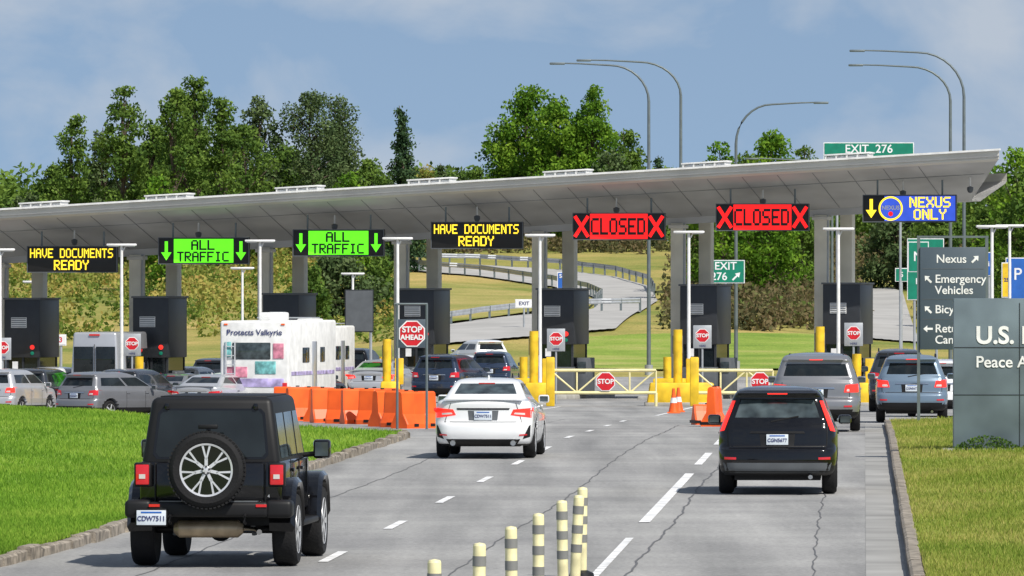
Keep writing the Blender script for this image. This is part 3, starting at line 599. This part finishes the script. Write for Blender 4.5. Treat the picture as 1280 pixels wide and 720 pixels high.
SP['suv']=dict(L=4.52,wb=(.92,3.55),wr=.345,secs=[(.30,.26,.80,.15,4.40,.26),(.36,.32,.875,.03,4.48,.26),(.52,.48,.905,0,4.52,.26),(.70,.62,.91,.015,4.52,.26),(.745,.70,.905,.10,4.48,.24),(.92,.85,.905,.115,4.38,.22),(1.03,.96,.895,.13,4.2,.22),(1.09,1.02,.87,.16,3.75,.20),(1.12,1.07,.85,.18,3.55,.16),(1.50,1.50,.69,.40,2.75,.14),(1.555,1.56,.66,.36,2.55,.12),(1.62,1.61,.61,.46,2.4,.14),(1.665,1.65,.48,.75,2.25,.14),(1.68,1.68,.25,1.2,2.0,.1)],g=(8,9),trim=1.6,n=5)
SP['van']=dict(L=5.1,wb=(1.05,4.05),wr=.36,secs=[(.30,.26,.88,.12,4.98,.28),(.38,.32,.96,.03,5.06,.28),(.55,.50,.99,0,5.1,.28),(.70,.64,.995,.02,5.1,.28),(.76,.70,.99,.10,5.05,.26),(.95,.85,.99,.11,4.9,.24),(1.08,.98,.975,.13,4.6,.22),(1.13,1.06,.95,.16,4.1,.20),(1.16,1.12,.935,.18,3.95,.16),(1.53,1.53,.80,.36,3.0,.14),(1.60,1.60,.775,.33,2.8,.12),(1.68,1.67,.72,.46,2.6,.16),(1.73,1.72,.56,.8,2.4,.16),(1.75,1.75,.25,1.3,2.1,.1)],g=(8,9),trim=1.3,n=5)
def carbody(r,sp,pm,gm='glass',res=1.0):
    secs=np.array(sp['secs'],float); n=sp['n']; rows=[];idx=[]
    for i in range(len(secs)-1):
        for k in range(n): rows.append(secs[i]+(secs[i+1]-secs[i])*k/n); idx.append(i+k/n)
    rows.append(secs[-1]); idx.append(len(secs)-1); A=np.array(rows)
    for _ in range(2):
        B=A.copy(); B[1:-1]=.25*A[:-2]+.5*A[1:-1]+.25*A[2:]; A=B
    nr=24;nc=6;ns=int(64*res); vs=[];reg=[]
    L=sp['L']
    for si,(zr,zf,w,yr,yf,R) in enumerate(A):
        bow=.05 if idx[si]<8 else .03; bf=.16; ring=[]
        for k in range(nr+1): a=-1+2*k/nr; ring.append((a*(w-R),yr+bow*a*a,'r'))
        for k in range(1,nc+1): t=math.pi/2*k/(nc+1); ring.append((w-R+R*math.sin(t),yr+bow+R-R*math.cos(t),'c'))
        ya,yb=yr+bow+R,yf-bf-R
        for k in range(ns+1): t=k/ns; ring.append((w,ya+(yb-ya)*t,'s'))
        for k in range(1,nc+1): t=math.pi/2*k/(nc+1); ring.append((w-R+R*math.cos(t),yb+R*math.sin(t),'k'))
        for k in range(nr+1): a=1-2*k/nr; ring.append((a*(w-R),yf-bf*a*a,'f'))
        for k in range(1,nc+1): t=math.pi/2*k/(nc+1); ring.append((-(w-R+R*math.sin(t)),yb+R*math.cos(t),'k'))
        for k in range(ns+1): t=k/ns; ring.append((-w,yb+(ya-yb)*t,'s'))
        for k in range(1,nc+1): t=math.pi/2*k/(nc+1); ring.append((-(w-R+R*math.cos(t)),ya-R*math.sin(t),'c'))
        for (x,y,g_) in ring:
            ty=y/L; x*=1-.05*abs(2*ty-1)**4; t=(y-yr)/max(.1,(yf-yr)); vs.append([x,y,zr+(zf-zr)*t])
        reg=[q[2] for q in ring]
    m_=len(reg); ra=sp['wr']+.065; pushed=[False]*len(vs)
    for i,v in enumerate(vs):
        for yw in sp['wb']:
            if (v[1]-yw)**2+(v[2]-sp['wr'])**2<ra*ra and abs(v[0])>.62: v[0]=math.copysign(.60,v[0]); pushed[i]=True
    fs=[];mi=[]; g0,g1=sp['g']
    for i in range(len(A)-1):
        for j in range(m_):
            f=(i*m_+j,i*m_+(j+1)%m_,(i+1)*m_+(j+1)%m_,(i+1)*m_+j); fs.append(f); q=(idx[i]+idx[i+1])/2; a=reg[j]; b_=reg[(j+1)%m_]; k=0
            cy=sum(vs[t][1] for t in f)/4
            if g0+.12<q<g1-.08:
                if a in'rf' and b_ in 'rf': k=1
                elif a=='s' and b_=='s':
                    t0=(cy-vs[i*m_+nr+nc+1][1])/(vs[i*m_+nr+nc+1+ns][1]-vs[i*m_+nr+nc+1][1]+1e-6)
                    k=1 if .05<t0<.97 and not(.52<t0<.56) else 0
            elif q<sp['trim']: k=2
            if all(pushed[t] for t in f): k=2
            mi.append(k)
    fs.append(tuple(range(m_))[::-1]); mi.append(2); fs.append(tuple((len(A)-1)*m_+k for k in range(m_))); mi.append(0)
    o=mesh('body',vs,fs,[pm,gm,'trim'],r,True,mi); return BVHTree.FromPolygons([tuple(v) for v in vs],[f for f in fs])
def patch(r,name,bv,c,mt,off=.006,nu=8,nv=4,side=0):
    vs=[];fs=[];last=None
    for j in range(nv+1):
        for i in range(nu+1):
            u,v=i/nu,j/nv; a=(c[0][0]*(1-u)+c[1][0]*u)*(1-v)+(c[3][0]*(1-u)+c[2][0]*u)*v; z=(c[0][1]*(1-u)+c[1][1]*u)*(1-v)+(c[3][1]*(1-u)+c[2][1]*u)*v
            if side==0:
                h_=bv.ray_cast(Vector((a,-2,z)),Vector((0,1,0))); 
                if h_[0] is None: h_=(Vector((a,last if last is not None else .2,z)),)
                last=h_[0].y; vs.append((a,h_[0].y-off,z))
            else:
                h_=bv.ray_cast(Vector((3*side,a,z)),Vector((-side,0,0))); x=h_[0].x if h_[0] is not None else .85*side; vs.append((x+off*side,a,z))
    for j in range(nv):
        for i in range(nu): fs.append((j*(nu+1)+i,j*(nu+1)+i+1,(j+1)*(nu+1)+i+1,(j+1)*(nu+1)+i))
    return mesh(name,vs,fs,mt,r,True)
def mp(r,name,bv,c,mt,**k):
    patch(r,name,bv,c,mt,**k); patch(r,name,bv,[(-c[1][0],c[1][1]),(-c[0][0],c[0][1]),(-c[3][0],c[3][1]),(-c[2][0],c[2][1])],mt,**k)
def plate(r,bv,z,x=0,txt='CDW7511',w=.33,h=.165,y=None):
    if y is None: y=bv.ray_cast(Vector((x,-2,z)),Vector((0,1,0)))[0].y-.02
    box(r,'licence_plate',(x,y,z),(w,.012,h),'plate',.004); text(r,'plate_text',txt,(x,y-.01,z-.012),.078,'ptext',bold=.001,sx=.9); box(r,'plate_header',(x,y-.007,z+h*.36),(w*.7,.004,.018),'signb')
def mirrors(r,sp,pm,y,z,w):
    for s_ in(-1,1): box(r,'door_mirror',(s_*(w+.11),y,z),(.2,.12,.15),pm,.04); box(r,'mirror_glass',(s_*(w+.115),y-.063,z),(.15,.006,.1),'glass2')
def vehicle(kind,name,p,Y,heading,pm,hscale=1,detail=False,lit=False,gm='glass',xw=None,lamps=None,rack=False):
    sp=SP[kind]; x=X(p,Y) if xw is None else xw; g=zg(x,Y)+.005; r=root(name,(x,Y,g),-heading); r.scale=(1,1,hscale)
    bv=carbody(r,sp,pm,gm,1.0 if detail else .7); W=sp['secs'][4][2]; red='redlit' if lit else 'red'
    for yw in sp['wb']:
        for s_ in(-1,1): wheel(r,s_*(W-.125),yw,sp['wr'],.225,s_)
    box(r,'axle',(0,sp['wb'][0],sp['wr']),(1.3,.12,.12),'trim'); box(r,'underbody',(0,sp['L']/2,.30),(1.3,sp['L']-.8,.16),'trim')
    if kind=='sedan':
        mp(r,'tail_lamp',bv,[(.50,.80),(.90,.74),(.905,.93),(.55,.90)],red,nu=14); mp(r,'reverse_lamp',bv,[(.56,.815),(.76,.80),(.76,.835),(.58,.845)],'lampw',off=.011)
        patch(r,'diffuser',bv,[(-.62,.27),(.62,.27),(.68,.36),(-.68,.36)],'trim',off=.008); mp(r,'reflector',bv,[(.66,.42),(.80,.43),(.80,.455),(.66,.445)],'red',off=.01)
        patch(r,'deck_trim',bv,[(-.47,.895),(.47,.895),(.49,.925),(-.49,.925)],'chrome' if pm!='white' else 'trim',off=.008); patch(r,'plate_recess',bv,[(-.26,.70),(.26,.70),(.28,.88),(-.28,.88)],'boothg' if pm=='white' else 'trim',off=.003)
        mp(r,'bumper_vent',bv,[(.72,.36),(.85,.40),(.86,.62),(.83,.60)],'trim',off=.006)
        patch(r,'boot_seam',bv,[(-.70,.668),(.70,.668),(.70,.68),(-.70,.68)],'trim',off=.004); mp(r,'boot_seam',bv,[(.70,.668),(.712,.668),(.60,1.02),(.588,1.02)],'trim',off=.004,nu=1,nv=10)
        box(r,'high_brake_lamp',(0,1.19,1.365),(.3,.03,.015),'red'); plate(r,bv,.79)
        for s_ in(-1,1): lathe(r,'exhaust',[(.0,.02),(.04,.02),(.045,-.0),(.05,.0),(.05,.1)],'chrome',(s_*.55,.02,.29),'y',14); 
        mirrors(r,sp,pm,3.1,1.05,.83)
        box(r,'shark_fin_aerial',(0,1.75,1.48),(.04,.2,.06),pm,.015,top=(.5,.4,0,-.05)); box(r,'boot_spoiler',(0,.13,1.085),(1.45,.12,.03),pm,.012)
    else:
        z1=1.50 if kind=='suv' else 1.53
        if lamps=='high': mp(r,'tail_lamp',bv,[(.80,1.0),(.875,.98),(.70,1.46),(.635,1.46)],red,nu=6,nv=10,off=.012)
        else: mp(r,'tail_lamp',bv,[(.56 if kind=='suv' else .62,.88),(W-.015,.88),(W-.03,1.07),(.60 if kind=='suv' else .66,1.04)],red,nu=12,off=.010); mp(r,'reverse_lamp',bv,[(.60 if kind=='suv' else .68,.90),(.74,.90),(.74,.95),(.62 if kind=='suv' else .69,.95)],'lampw',off=.015)
        patch(r,'lower_cladding',bv,[(-.78,.34),(.78,.34),(.82,.50),(-.82,.50)],'boothg' if pm=='black' else 'trim',off=.006,nu=20); mp(r,'reflector',bv,[(.62,.55),(.80,.55),(.80,.59),(.62,.585)],'red',off=.01)
        patch(r,'tailgate_seam',bv,[(-.72,.748),(.72,.748),(.72,.762),(-.72,.762)],'trim',off=.004); mp(r,'tailgate_seam',bv,[(.74,.76),(.752,.76),(.762,1.1),(.75,1.1)],'trim',off=.004,nu=1,nv=8)
        patch(r,'plate_garnish',bv,[(-.42,.955),(.42,.955),(.40,.99),(-.40,.99)],'chrome' if pm!='black' else 'trim',off=.014); patch(r,'plate_recess',bv,[(-.25,.76),(.25,.76),(.27,.95),(-.27,.95)],'trim',off=.003)
        box(r,'roof_spoiler',(0,.37,z1+.075),(1.22,.22,.035),pm,.014); box(r,'high_brake_lamp',(0,.262,z1+.07),(.3,.012,.018),red); bar((-.1,.19,1.14),(.32,.24,1.22),.02,.02,'trim','rear_wiper',r)
        plate(r,bv,.86,txt='CGN5677' if kind=='suv' else 'BZP2041'); mirrors(r,sp,pm,3.1 if kind=='suv' else 3.6,1.12,.90)
        if rack:
            for s_ in(-1,1): tube(r,'roof_rail',[(s_*.60,.7,z1+.11),(s_*.60,.85,z1+.18),(s_*.60,2.3,z1+.18),(s_*.60,2.5,z1+.09)],.02,'trim',6)
        tube(r,'exhaust',[(.5,.0,.28),(.5,.4,.28)],.035,'chrome',10)
    for s_ in(-1,1):
        for a in(1.75,2.75): patch(r,'door_seam',bv,[(a,.42),(a+.014,.42),(a+.014,1.0),(a,1.0)],'trim',off=.004,nu=1,nv=6,side=s_)
        for a in(1.85,2.85): box(r,'door_handle',(s_*(W+.0),a,.93),(.035,.16,.03),pm,.008)
    return r
HD=.0489
vehicle('sedan','sedan_car',603.5,131.2,HD+.012,'white',detail=True,gm='glass2',lit=True)
vehicle('suv','suv_car',971.5,108.5,HD,'black',.97,detail=True,gm='glass2',lit=True,lamps='high')
vehicle('van','minivan_car',1020,160,HD,'grey',1.0,detail=True,lit=True,rack=True)
vehicle('suv','suv_car',1140,180,HD,'blue',1.01,detail=True,rack=True,lit=True)
vehicle('suv','suv_car',1124,212,HD,'dark',1.1,rack=True); vehicle('suv','suv_car',1176,196,HD,'white',.93); vehicle('sedan','sedan_car',1185,225,HD,'silver')
def sz(top,h): 
    s_=(top-HY)/(H+1.35-h); return F/s_
Q=[('sedan',16,466,1.46,.30,'white'),('suv',52,452,1.68,.28,'white'),('suv',90,468,1.6,.62,'grey'),('suv',141,462,1.68,.35,'dark'),('sedan',173,462,1.46,.3,'navy'),('sedan',200,462,1.46,.3,'grey'),('suv',222,449,1.68,.25,'white'),
   ('suv',258,437,1.68,.22,'dark'),('suv',304,455,1.68,.25,'white'),('sedan',268,466,1.46,.3,'white'),('suv',436,435,1.75,.2,'black'),('sedan',460,461,1.46,.25,'silver'),('sedan',487,456,1.46,.3,'silver'),('suv',541,460,1.68,.3,'navy'),('sedan',562,447,1.46,.2,'white'),
   ('suv',28,458,1.68,.3,'dark'),('sedan',120,466,1.46,.3,'maroon'),('suv',-15,462,1.68,.3,'silver'),('sedan',240,474,1.46,.35,'silver'),('sedan',350,470,1.46,.3,'dark')]
for k,p,top,h,hd,c in Q: vehicle(k,'suv_car' if k=='suv' else 'sedan_car',p,sz(top,h),hd,c,h/(1.68 if k=='suv' else 1.46),lit=random.random()<.5)
vehicle('suv','suv_car',611,300,.1,'navy'); vehicle('suv','suv_car',617,352,-.35,'white',1.0)
def boxvan(name,p,Y,hd,W,Hh,L,graphic):
    x=X(p,Y); g=zg(x,Y); r=root(name,(x,Y,g),-hd)
    if graphic:
        box(r,'body_shell',(0,L/2,(Hh+.45)/2),(W,L,Hh-.45),'wsheet',.08,seg=3)
        for s_ in(-1,1):
            lathe(r,'tyre',[(.2,-.12),(.38,-.12),(.40,-.09),(.40,.09),(.38,.12),(.2,.12)],'rubber',(s_*(W/2-.2),L*.3,.40)); lathe(r,'tyre',[(.2,-.12),(.38,-.12),(.40,-.09),(.40,.09),(.38,.12),(.2,.12)],'rubber',(s_*(W/2-.2),L*.8,.40))
            box(r,'tail_lamp',(s_*(W/2-.14),-.012,.85),(.16,.03,.3),'red',.01); box(r,'marker_lamp',(s_*(W/2-.2),-.01,Hh-.12),(.12,.03,.05),'orange')
        box(r,'rear_window',(-.1,-.01,2.05),(1.3,.03,.55),'glass2',.02); box(r,'rear_bumper',(0,-.08,.5),(W-.1,.16,.2),'trim',.03)
        for i,(cx,cz,sx,sz_,mm) in enumerate([(-.62,1.35,.75,.35,'mural_a'),(.38,1.50,.7,.42,'mural_b'),(0,1.0,2.0,.28,'mural_c'),(.82,2.05,.36,.5,'mural_a'),(-.9,2.1,.22,.5,'mural_b')]): box(r,'mural_panel',(cx,-.006-.003*i,cz),(sx,.02,sz_),mm,.005)
        text(r,'legend','Protects Valkyrie',(0,-.022,2.66),.26,'ptext',bold=.002,sx=1.05); box(r,'roof_air_conditioner',(0,L*.4,Hh+.13),(.8,1.0,.28),'wsheet',.06); box(r,'roof_vent',(.5,L*.15,Hh+.06),(.4,.4,.14),'wsheet',.03)
        for q in(-.95,-.65): box(r,'ladder_rail',(q,-.06,1.45),(.04,.05,1.8),'alloy')
        for q in range(6): box(r,'ladder_rung',(-.8,-.07,.7+q*.3),(.3,.03,.03),'alloy')
        box(r,'side_window',(W/2+.005,L*.35,1.9),(.03,.9,.5),'glass',.01); box(r,'side_window',(W/2+.005,L*.7,1.9),(.03,.6,.5),'glass',.01); box(r,'side_stripe',(W/2+.006,L*.5,1.3),(.02,L*.9,.12),'mural_c'); box(r,'side_door',(W/2+.008,L*.53,1.45),(.02,.65,1.8),'silver',.01)
        box(r,'roof_rack',(0,L*.7,Hh+.08),(W*.8,1.2,.04),'pole')
    else:
        box(r,'body_shell',(0,L*.42,(Hh+.4)/2),(W,L*.84,Hh-.4),'silver',.1,top=(.86,.98,0,0),seg=3); box(r,'bonnet',(0,L*.9,.85),(W*.95,L*.22,.8),'silver',.1)
        for s_ in(-1,1):
            box(r,'rear_window',(s_*W*.22,-.0,Hh*.66),(W*.38,.05,Hh*.32),'glass',.02); box(r,'tail_lamp',(s_*(W/2-.06),-.0,1.1),(.1,.06,.45),'red',.01)
            for yy in(.9,L*.8): lathe(r,'tyre',[(.2,-.12),(.34,-.12),(.36,-.09),(.36,.09),(.34,.12),(.2,.12)],'rubber',(s_*(W/2-.14),yy,.36))
            box(r,'side_window',(s_*(W/2-.04),L*.5,Hh*.66),(.05,L*.55,Hh*.26),'glass',.02)
        box(r,'rear_bumper',(0,-.05,.5),(W,.14,.22),'trim',.03); box(r,'door_seam',(0,-.015,1.4),(.015,.03,Hh-.7),'trim'); box(r,'roof_marker',(0,.02,Hh-.1),(.4,.06,.06),'red'); box(r,'licence_plate',(.3,-.03,.85),(.32,.02,.16),'plate')
M['mural_a']=mat('mural_pink',(.60,.22,.30),.4,0,.6,4); M['mural_b']=mat('mural_teal',(.16,.42,.42),.4,0,.6,5); M['mural_c']=mat('mural_purple',(.40,.34,.58),.4,0,.6,3)
boxvan('motorhome',318,238,.215,2.35,3.05,6.6,True); boxvan('passenger_van',118,270,.2,1.95,3.0,5.6,False)
boxvan('motorhome',374,266,.2,2.2,2.9,4.5,True)
# ------------------------------------------------ off-road vehicle (hero)
Y=80.6; r=root('offroad_suv_car',(X(263,Y),Y,.004),-HD-.022)
box(r,'tub',(0,1.55,.88),(1.60,3.1,.62),'black',.05,seg=3)
box(r,'tailgate',(0,-.012,.90),(1.22,.06,.55),'black',.03); 
for s_ in(-1,1):
    box(r,'tailgate_gap',(s_*.62,-.006,.9),(.012,.04,.55),'trim')
    box(r,'tail_lamp_housing',(s_*.755,-.035,1.04),(.19,.11,.27),'trim',.02); box(r,'tail_lamp',(s_*.755,-.095,1.04),(.15,.03,.225),'red',.012); box(r,'reverse_lamp',(s_*.755,-.114,1.02),(.07,.008,.05),'lampw')
    for yw in(.62,3.62): wheel(r,s_*.80,yw,.41,.27,s_,7); 
    for yw,L in((.62,1.2),(3.62,1.15)):
        vs=[];fs=[]
        P=[(-.62,.50),(-.56,.72),(-.40,.92),(-.2,.99),(.25,.99),(.42,.92),(.56,.74),(.62,.56)]
        for (a,z) in P:
            for xx,dz in((.66,.0),(.90,-.0),(.945,-.05),(.92,-.10),(.66,-.09)): vs.append((s_*xx,yw+a*(1 if dz==0 else .93),z+dz))
        for i in range(len(P)-1):
            for k in range(5): fs.append((i*5+k,i*5+(k+1)%5,(i+1)*5+(k+1)%5,(i+1)*5+k))
        fs.append((0,1,2,3,4)); fs.append(tuple(35+k for k in range(5))); mesh('fender_flare',vs,fs,'black' ,r,True)
    box(r,'wheel_well',(s_*.70,.62,.72),(.2,1.0,.5),'trim'); box(r,'side_step',(s_*.86,2.1,.46),(.14,1.7,.07),'trim',.02)
    box(r,'door_mirror',(s_*1.0,2.62,1.27),(.20,.13,.22),'black',.035); box(r,'mirror_glass',(s_*1.0,2.55,1.27),(.15,.012,.16),'glass2'); tube(r,'mirror_arm',[(s_*.78,2.66,1.2),(s_*.96,2.64,1.22)],.03,'trim',8)
    for a in(1.0,1.98,2.85): box(r,'door_gap',(s_*.801,a,.9),(.008,.014,.58),'trim')
    for a in(1.12,2.1): box(r,'door_handle',(s_*.82,a,1.07),(.035,.15,.04),'black',.01)
    for a in(1.98,2.02,): box(r,'door_hinge',(s_*.815,a,.8),(.03,.1,.04),'trim')
def taper(name,y0_,y1_,z0,z1,w0,w1,dy0,dy1,mt,bev=.06):
    vs=[(-w0,y0_,z0),(w0,y0_,z0),(w0,y1_,z0),(-w0,y1_,z0),(-w1,y0_+dy0,z1),(w1,y0_+dy0,z1),(w1,y1_-dy1,z1),(-w1,y1_-dy1,z1)]
    fs=[(0,3,2,1),(4,5,6,7),(0,1,5,4),(1,2,6,5),(2,3,7,6),(3,0,4,7)]
    bm=bmesh.new(); V=[bm.verts.new(v) for v in vs]; [bm.faces.new([V[i] for i in f]) for f in fs]
    bmesh.ops.bevel(bm,geom=bm.edges[:],offset=bev,segments=4,affect='EDGES',profile=.5)
    me=bpy.data.meshes.new(name); bm.to_mesh(me); bm.free(); me.materials.append(M[mt]); me.polygons.foreach_set('use_smooth',[True]*len(me.polygons)); me.set_sharp_from_angle(angle=math.radians(40)); return link(bpy.data.objects.new(name,me),r)
taper('hard_top',.01,3.0,1.12,1.90,.785,.675,.13,.45,'trim',.07)
def rz(z): return .01+.13*(z-1.12)/.78
def hw(z): return .785-.11*(z-1.12)/.78
za,zc=1.235,1.755
P=[(-.58,za),(.58,za),(.62,za+.05),(.575,zc-.05),(.53,zc),(-.53,zc),(-.575,zc-.05),(-.62,za+.05)]
mesh('rear_window',[(a,rz(z)-.008,z) for a,z in P],[tuple(range(8))],'glass',r)
P2=[(a*1.05,z+(.022 if z>1.5 else -.022)) for a,z in P]; mesh('window_surround',[(a,rz(z)-.003,z) for a,z in P2],[tuple(range(8))],'black',r)
for s_ in(-1,1):
    for ya,yb in((.22,.98),(1.08,1.92),(2.04,2.62)): mesh('side_window',[(s_*(hw(z)+.005),y,z) for y,z in((ya,1.22),(yb+ (.1 if yb>2.5 else 0),1.22),(yb-(.08 if yb>2.5 else 0),1.72),(ya+.03,1.72))],[(0,1,2,3)],'glass2',r)
    box(r,'window_hinge',(s_*.5,rz(1.80)-.02,1.80),(.05,.05,.07),'black',.01)
box(r,'roof_ridge',(0,1.4,1.905),(1.2,2.2,.02),'trim',.01)
box(r,'bonnet',(0,3.65,1.08),(1.25,1.25,.22),'black',.06,top=(.94,1,0,0)); box(r,'grille',(0,4.28,.92),(1.2,.08,.5),'black',.03); box(r,'front_bumper',(0,4.42,.62),(1.6,.2,.2),'trim',.04); box(r,'windscreen',(0,2.78,1.5),(1.3,.02,.5),'glass',0,(-.4,0,0))
box(r,'rear_bumper',(0,-.15,.655),(1.34,.22,.17),'trim',.04,seg=3); box(r,'bumper_step_pad',(0,-.16,.745),(1.1,.16,.012),'boothg')
for s_ in(-1,1): box(r,'bumper_end',(s_*.79,-.08,.66),(.30,.32,.20),'trim',.05,seg=3); box(r,'bumper_reflector',(s_*.60,-.265,.70),(.12,.012,.03),'red'); tube(r,'tow_hook',[(s_*.42,-.25,.60),(s_*.42,-.33,.58),(s_*.42,-.33,.52),(s_*.42,-.25,.50)],.016,'trim',8)
box(r,'plate_holder',(-.63,-.275,.565),(.36,.02,.20),'trim',.01); plate(r,None,.565,-.63,'CDW7511',y=-.295)
tube(r,'muffler',[(-.42,.10,.43),(-.36,.10,.43),(.30,.10,.43),(.36,.10,.43)],[.05,.10,.10,.05],'tan',18); tube(r,'tailpipe',[(.36,.1,.43),(.52,.0,.42),(.56,-.1,.40)],.032,'chrome',10)
tube(r,'rear_axle',[(-.7,.62,.41),(.7,.62,.41)],.05,'trim',10); lathe(r,'differential',[(.0,-.14),(.11,-.1),(.14,0),(.11,.12),(.0,.16)],'trim',(.05,.60,.41),'y',18)
box(r,'skid_plate',(0,1.6,.52),(1.2,2.6,.12),'trim'); 
for s_ in(-1,1): tube(r,'shock_absorber',[(s_*.45,.45,.35),(s_*.40,.35,.75)],.03,'boothg',8); tube(r,'coil_spring',[(s_*.5,.62,.42),(s_*.5,.62,.7)],.06,'trim',8)
cz=1.10; cy=-.30
lathe(r,'spare_tyre',[(.285,-.10),(.31,-.135),(.37,-.145),(.405,-.125),(.425,-.09),(.432,0),(.425,.09),(.40,.12),(.30,.13)],'rubber',(0,cy,cz),'y',56)
for k in range(56):
    a=2*math.pi*k/56; c_,s2=math.cos(a),math.sin(a)
    box(r,'tread_lug',(c_*.428,cy-.075,cz+s2*.428),(.022,.07,.028),'rubber',0,(0,-a,0))
lathe(r,'rim_barrel',[(.30,-.115),(.29,-.125),(.28,-.115),(.27,-.03),(.02,-.025)],'black',(0,cy,cz),'y',48)
lathe(r,'rim_lip',[(.272,-.10),(.278,-.125),(.298,-.13),(.304,-.11)],'alloy',(0,cy,cz),'y',48)
def spk(a,L0,L1,w0,w1,da=0,mt='alloy'):
    p=[]
    for (rad,ww,dd) in((L0,w0,0),(L1,w1,da)):
        c=(rad*math.cos(a+dd),rad*math.sin(a+dd)); t=(-math.sin(a+dd),math.cos(a+dd)); p.append(((c[0]-t[0]*ww,c[1]-t[1]*ww),(c[0]+t[0]*ww,c[1]+t[1]*ww)))
    q=[p[0][0],p[1][0],p[1][1],p[0][1]]; poly(r,'spoke',[(x_,z_+cz) for x_,z_ in q],cy-.118,mt,.05)
for k in range(7):
    a=math.pi/2+2*math.pi*k/7
    spk(a,.05,.13,.018,.018); spk(a,.115,.278,.009,.012,.15); spk(a,.115,.278,.009,.012,-.15)
lathe(r,'hub_cap',[(.0,-.135),(.040,-.13),(.052,-.11),(.052,-.03)],'alloy',(0,cy,cz),'y',24)
for k in range(5): a=2*math.pi*k/5+.3; lathe(r,'lug_nut',[(.0,-.145),(.011,-.14),(.011,-.1)],'trim',(.032*math.cos(a)*1.2,cy,cz+.032*math.sin(a)*1.2),'y',8)
box(r,'spare_mount',(0,-.1,1.08),(.3,.25,.3),'trim',.03); tube(r,'high_brake_arm',[(0,-.1,1.3),(0,-.2,1.55)],.025,'trim',8); box(r,'high_brake_lamp',(0,-.24,1.58),(.22,.05,.05),'trim',.012)
bar((.05,-.03,1.22),(.34,.0,1.30),.02,.02,'trim','rear_wiper',r)
text(r,'badge','4',(.66,-.045,.80),.05,'alloy')
# ---------------------------------------------------------------- light, sky, camera
w=bpy.data.worlds.new('World'); S.world=w; w.use_nodes=True; nt=w.node_tree; bg=nt.nodes['Background']
AZ=math.radians(142); EL=math.radians(47)
tc=N(nt,'ShaderNodeTexCoord'); sx_=N(nt,'ShaderNodeSeparateXYZ'); cx_=N(nt,'ShaderNodeCombineXYZ'); ad=N(nt,'ShaderNodeMath',operation='ADD'); ad.inputs[1].default_value=.19; mxx=N(nt,'ShaderNodeMath',operation='MAXIMUM'); mxx.inputs[1].default_value=0
nt.links.new(tc.outputs['Generated'],sx_.inputs[0]); nt.links.new(sx_.outputs[2],mxx.inputs[0]); nt.links.new(mxx.outputs[0],ad.inputs[0])
nt.links.new(sx_.outputs[0],cx_.inputs[0]); nt.links.new(sx_.outputs[1],cx_.inputs[1]); nt.links.new(ad.outputs[0],cx_.inputs[2])
sky=N(nt,'ShaderNodeTexSky'); sky.sky_type='NISHITA'; sky.sun_disc=False; sky.sun_elevation=EL; sky.sun_rotation=AZ; sky.air_density=1.0; sky.dust_density=.4; sky.ozone_density=1.6
nt.links.new(cx_.outputs[0],sky.inputs['Vector'])
mpg=N(nt,'ShaderNodeMapping'); mpg.inputs['Scale'].default_value=(1,1,1.7); mpg.inputs['Location'].default_value=(.13,0,.06); nt.links.new(tc.outputs['Generated'],mpg.inputs[0])
cn=N(nt,'ShaderNodeTexNoise'); cn.inputs['Scale'].default_value=24; cn.inputs['Detail'].default_value=8; cn.inputs['Roughness'].default_value=.52; cn.inputs['Distortion'].default_value=.25; nt.links.new(mpg.outputs[0],cn.inputs['Vector'])
cr=ramp(nt,[(.44,(.10,.10,.10)),(.62,(.80,.80,.80))]); nt.links.new(cn.outputs['Fac'],cr.inputs[0])
mxc=N(nt,'ShaderNodeMixRGB'); nt.links.new(cr.outputs[0],mxc.inputs[0]); nt.links.new(sky.outputs[0],mxc.inputs[1]); mxc.inputs[2].default_value=(5.1,5.6,6.3,1)
nt.links.new(mxc.outputs[0],bg.inputs[0]); bg.inputs[1].default_value=.105
sl=bpy.data.lights.new('sun','SUN'); sl.energy=5.0; sl.angle=math.radians(.5); sl.color=(1,.95,.87); so=bpy.data.objects.new('sun',sl); link(so)
d=Vector((math.sin(AZ)*math.cos(EL),math.cos(AZ)*math.cos(EL),math.sin(EL))); so.rotation_euler=(-d).to_track_quat('-Z','Y').to_euler()
cd=bpy.data.cameras.new('camera'); cam=bpy.data.objects.new('camera',cd); link(cam); cam.location=(0,0,H); cam.rotation_euler=(math.pi/2,0,0)
cd.sensor_width=36; cd.lens=F*36/1280; cd.shift_y=(HY-360)/1280; cd.clip_start=1; cd.clip_end=9000; S.camera=cam
print('objects',len(bpy.data.objects))
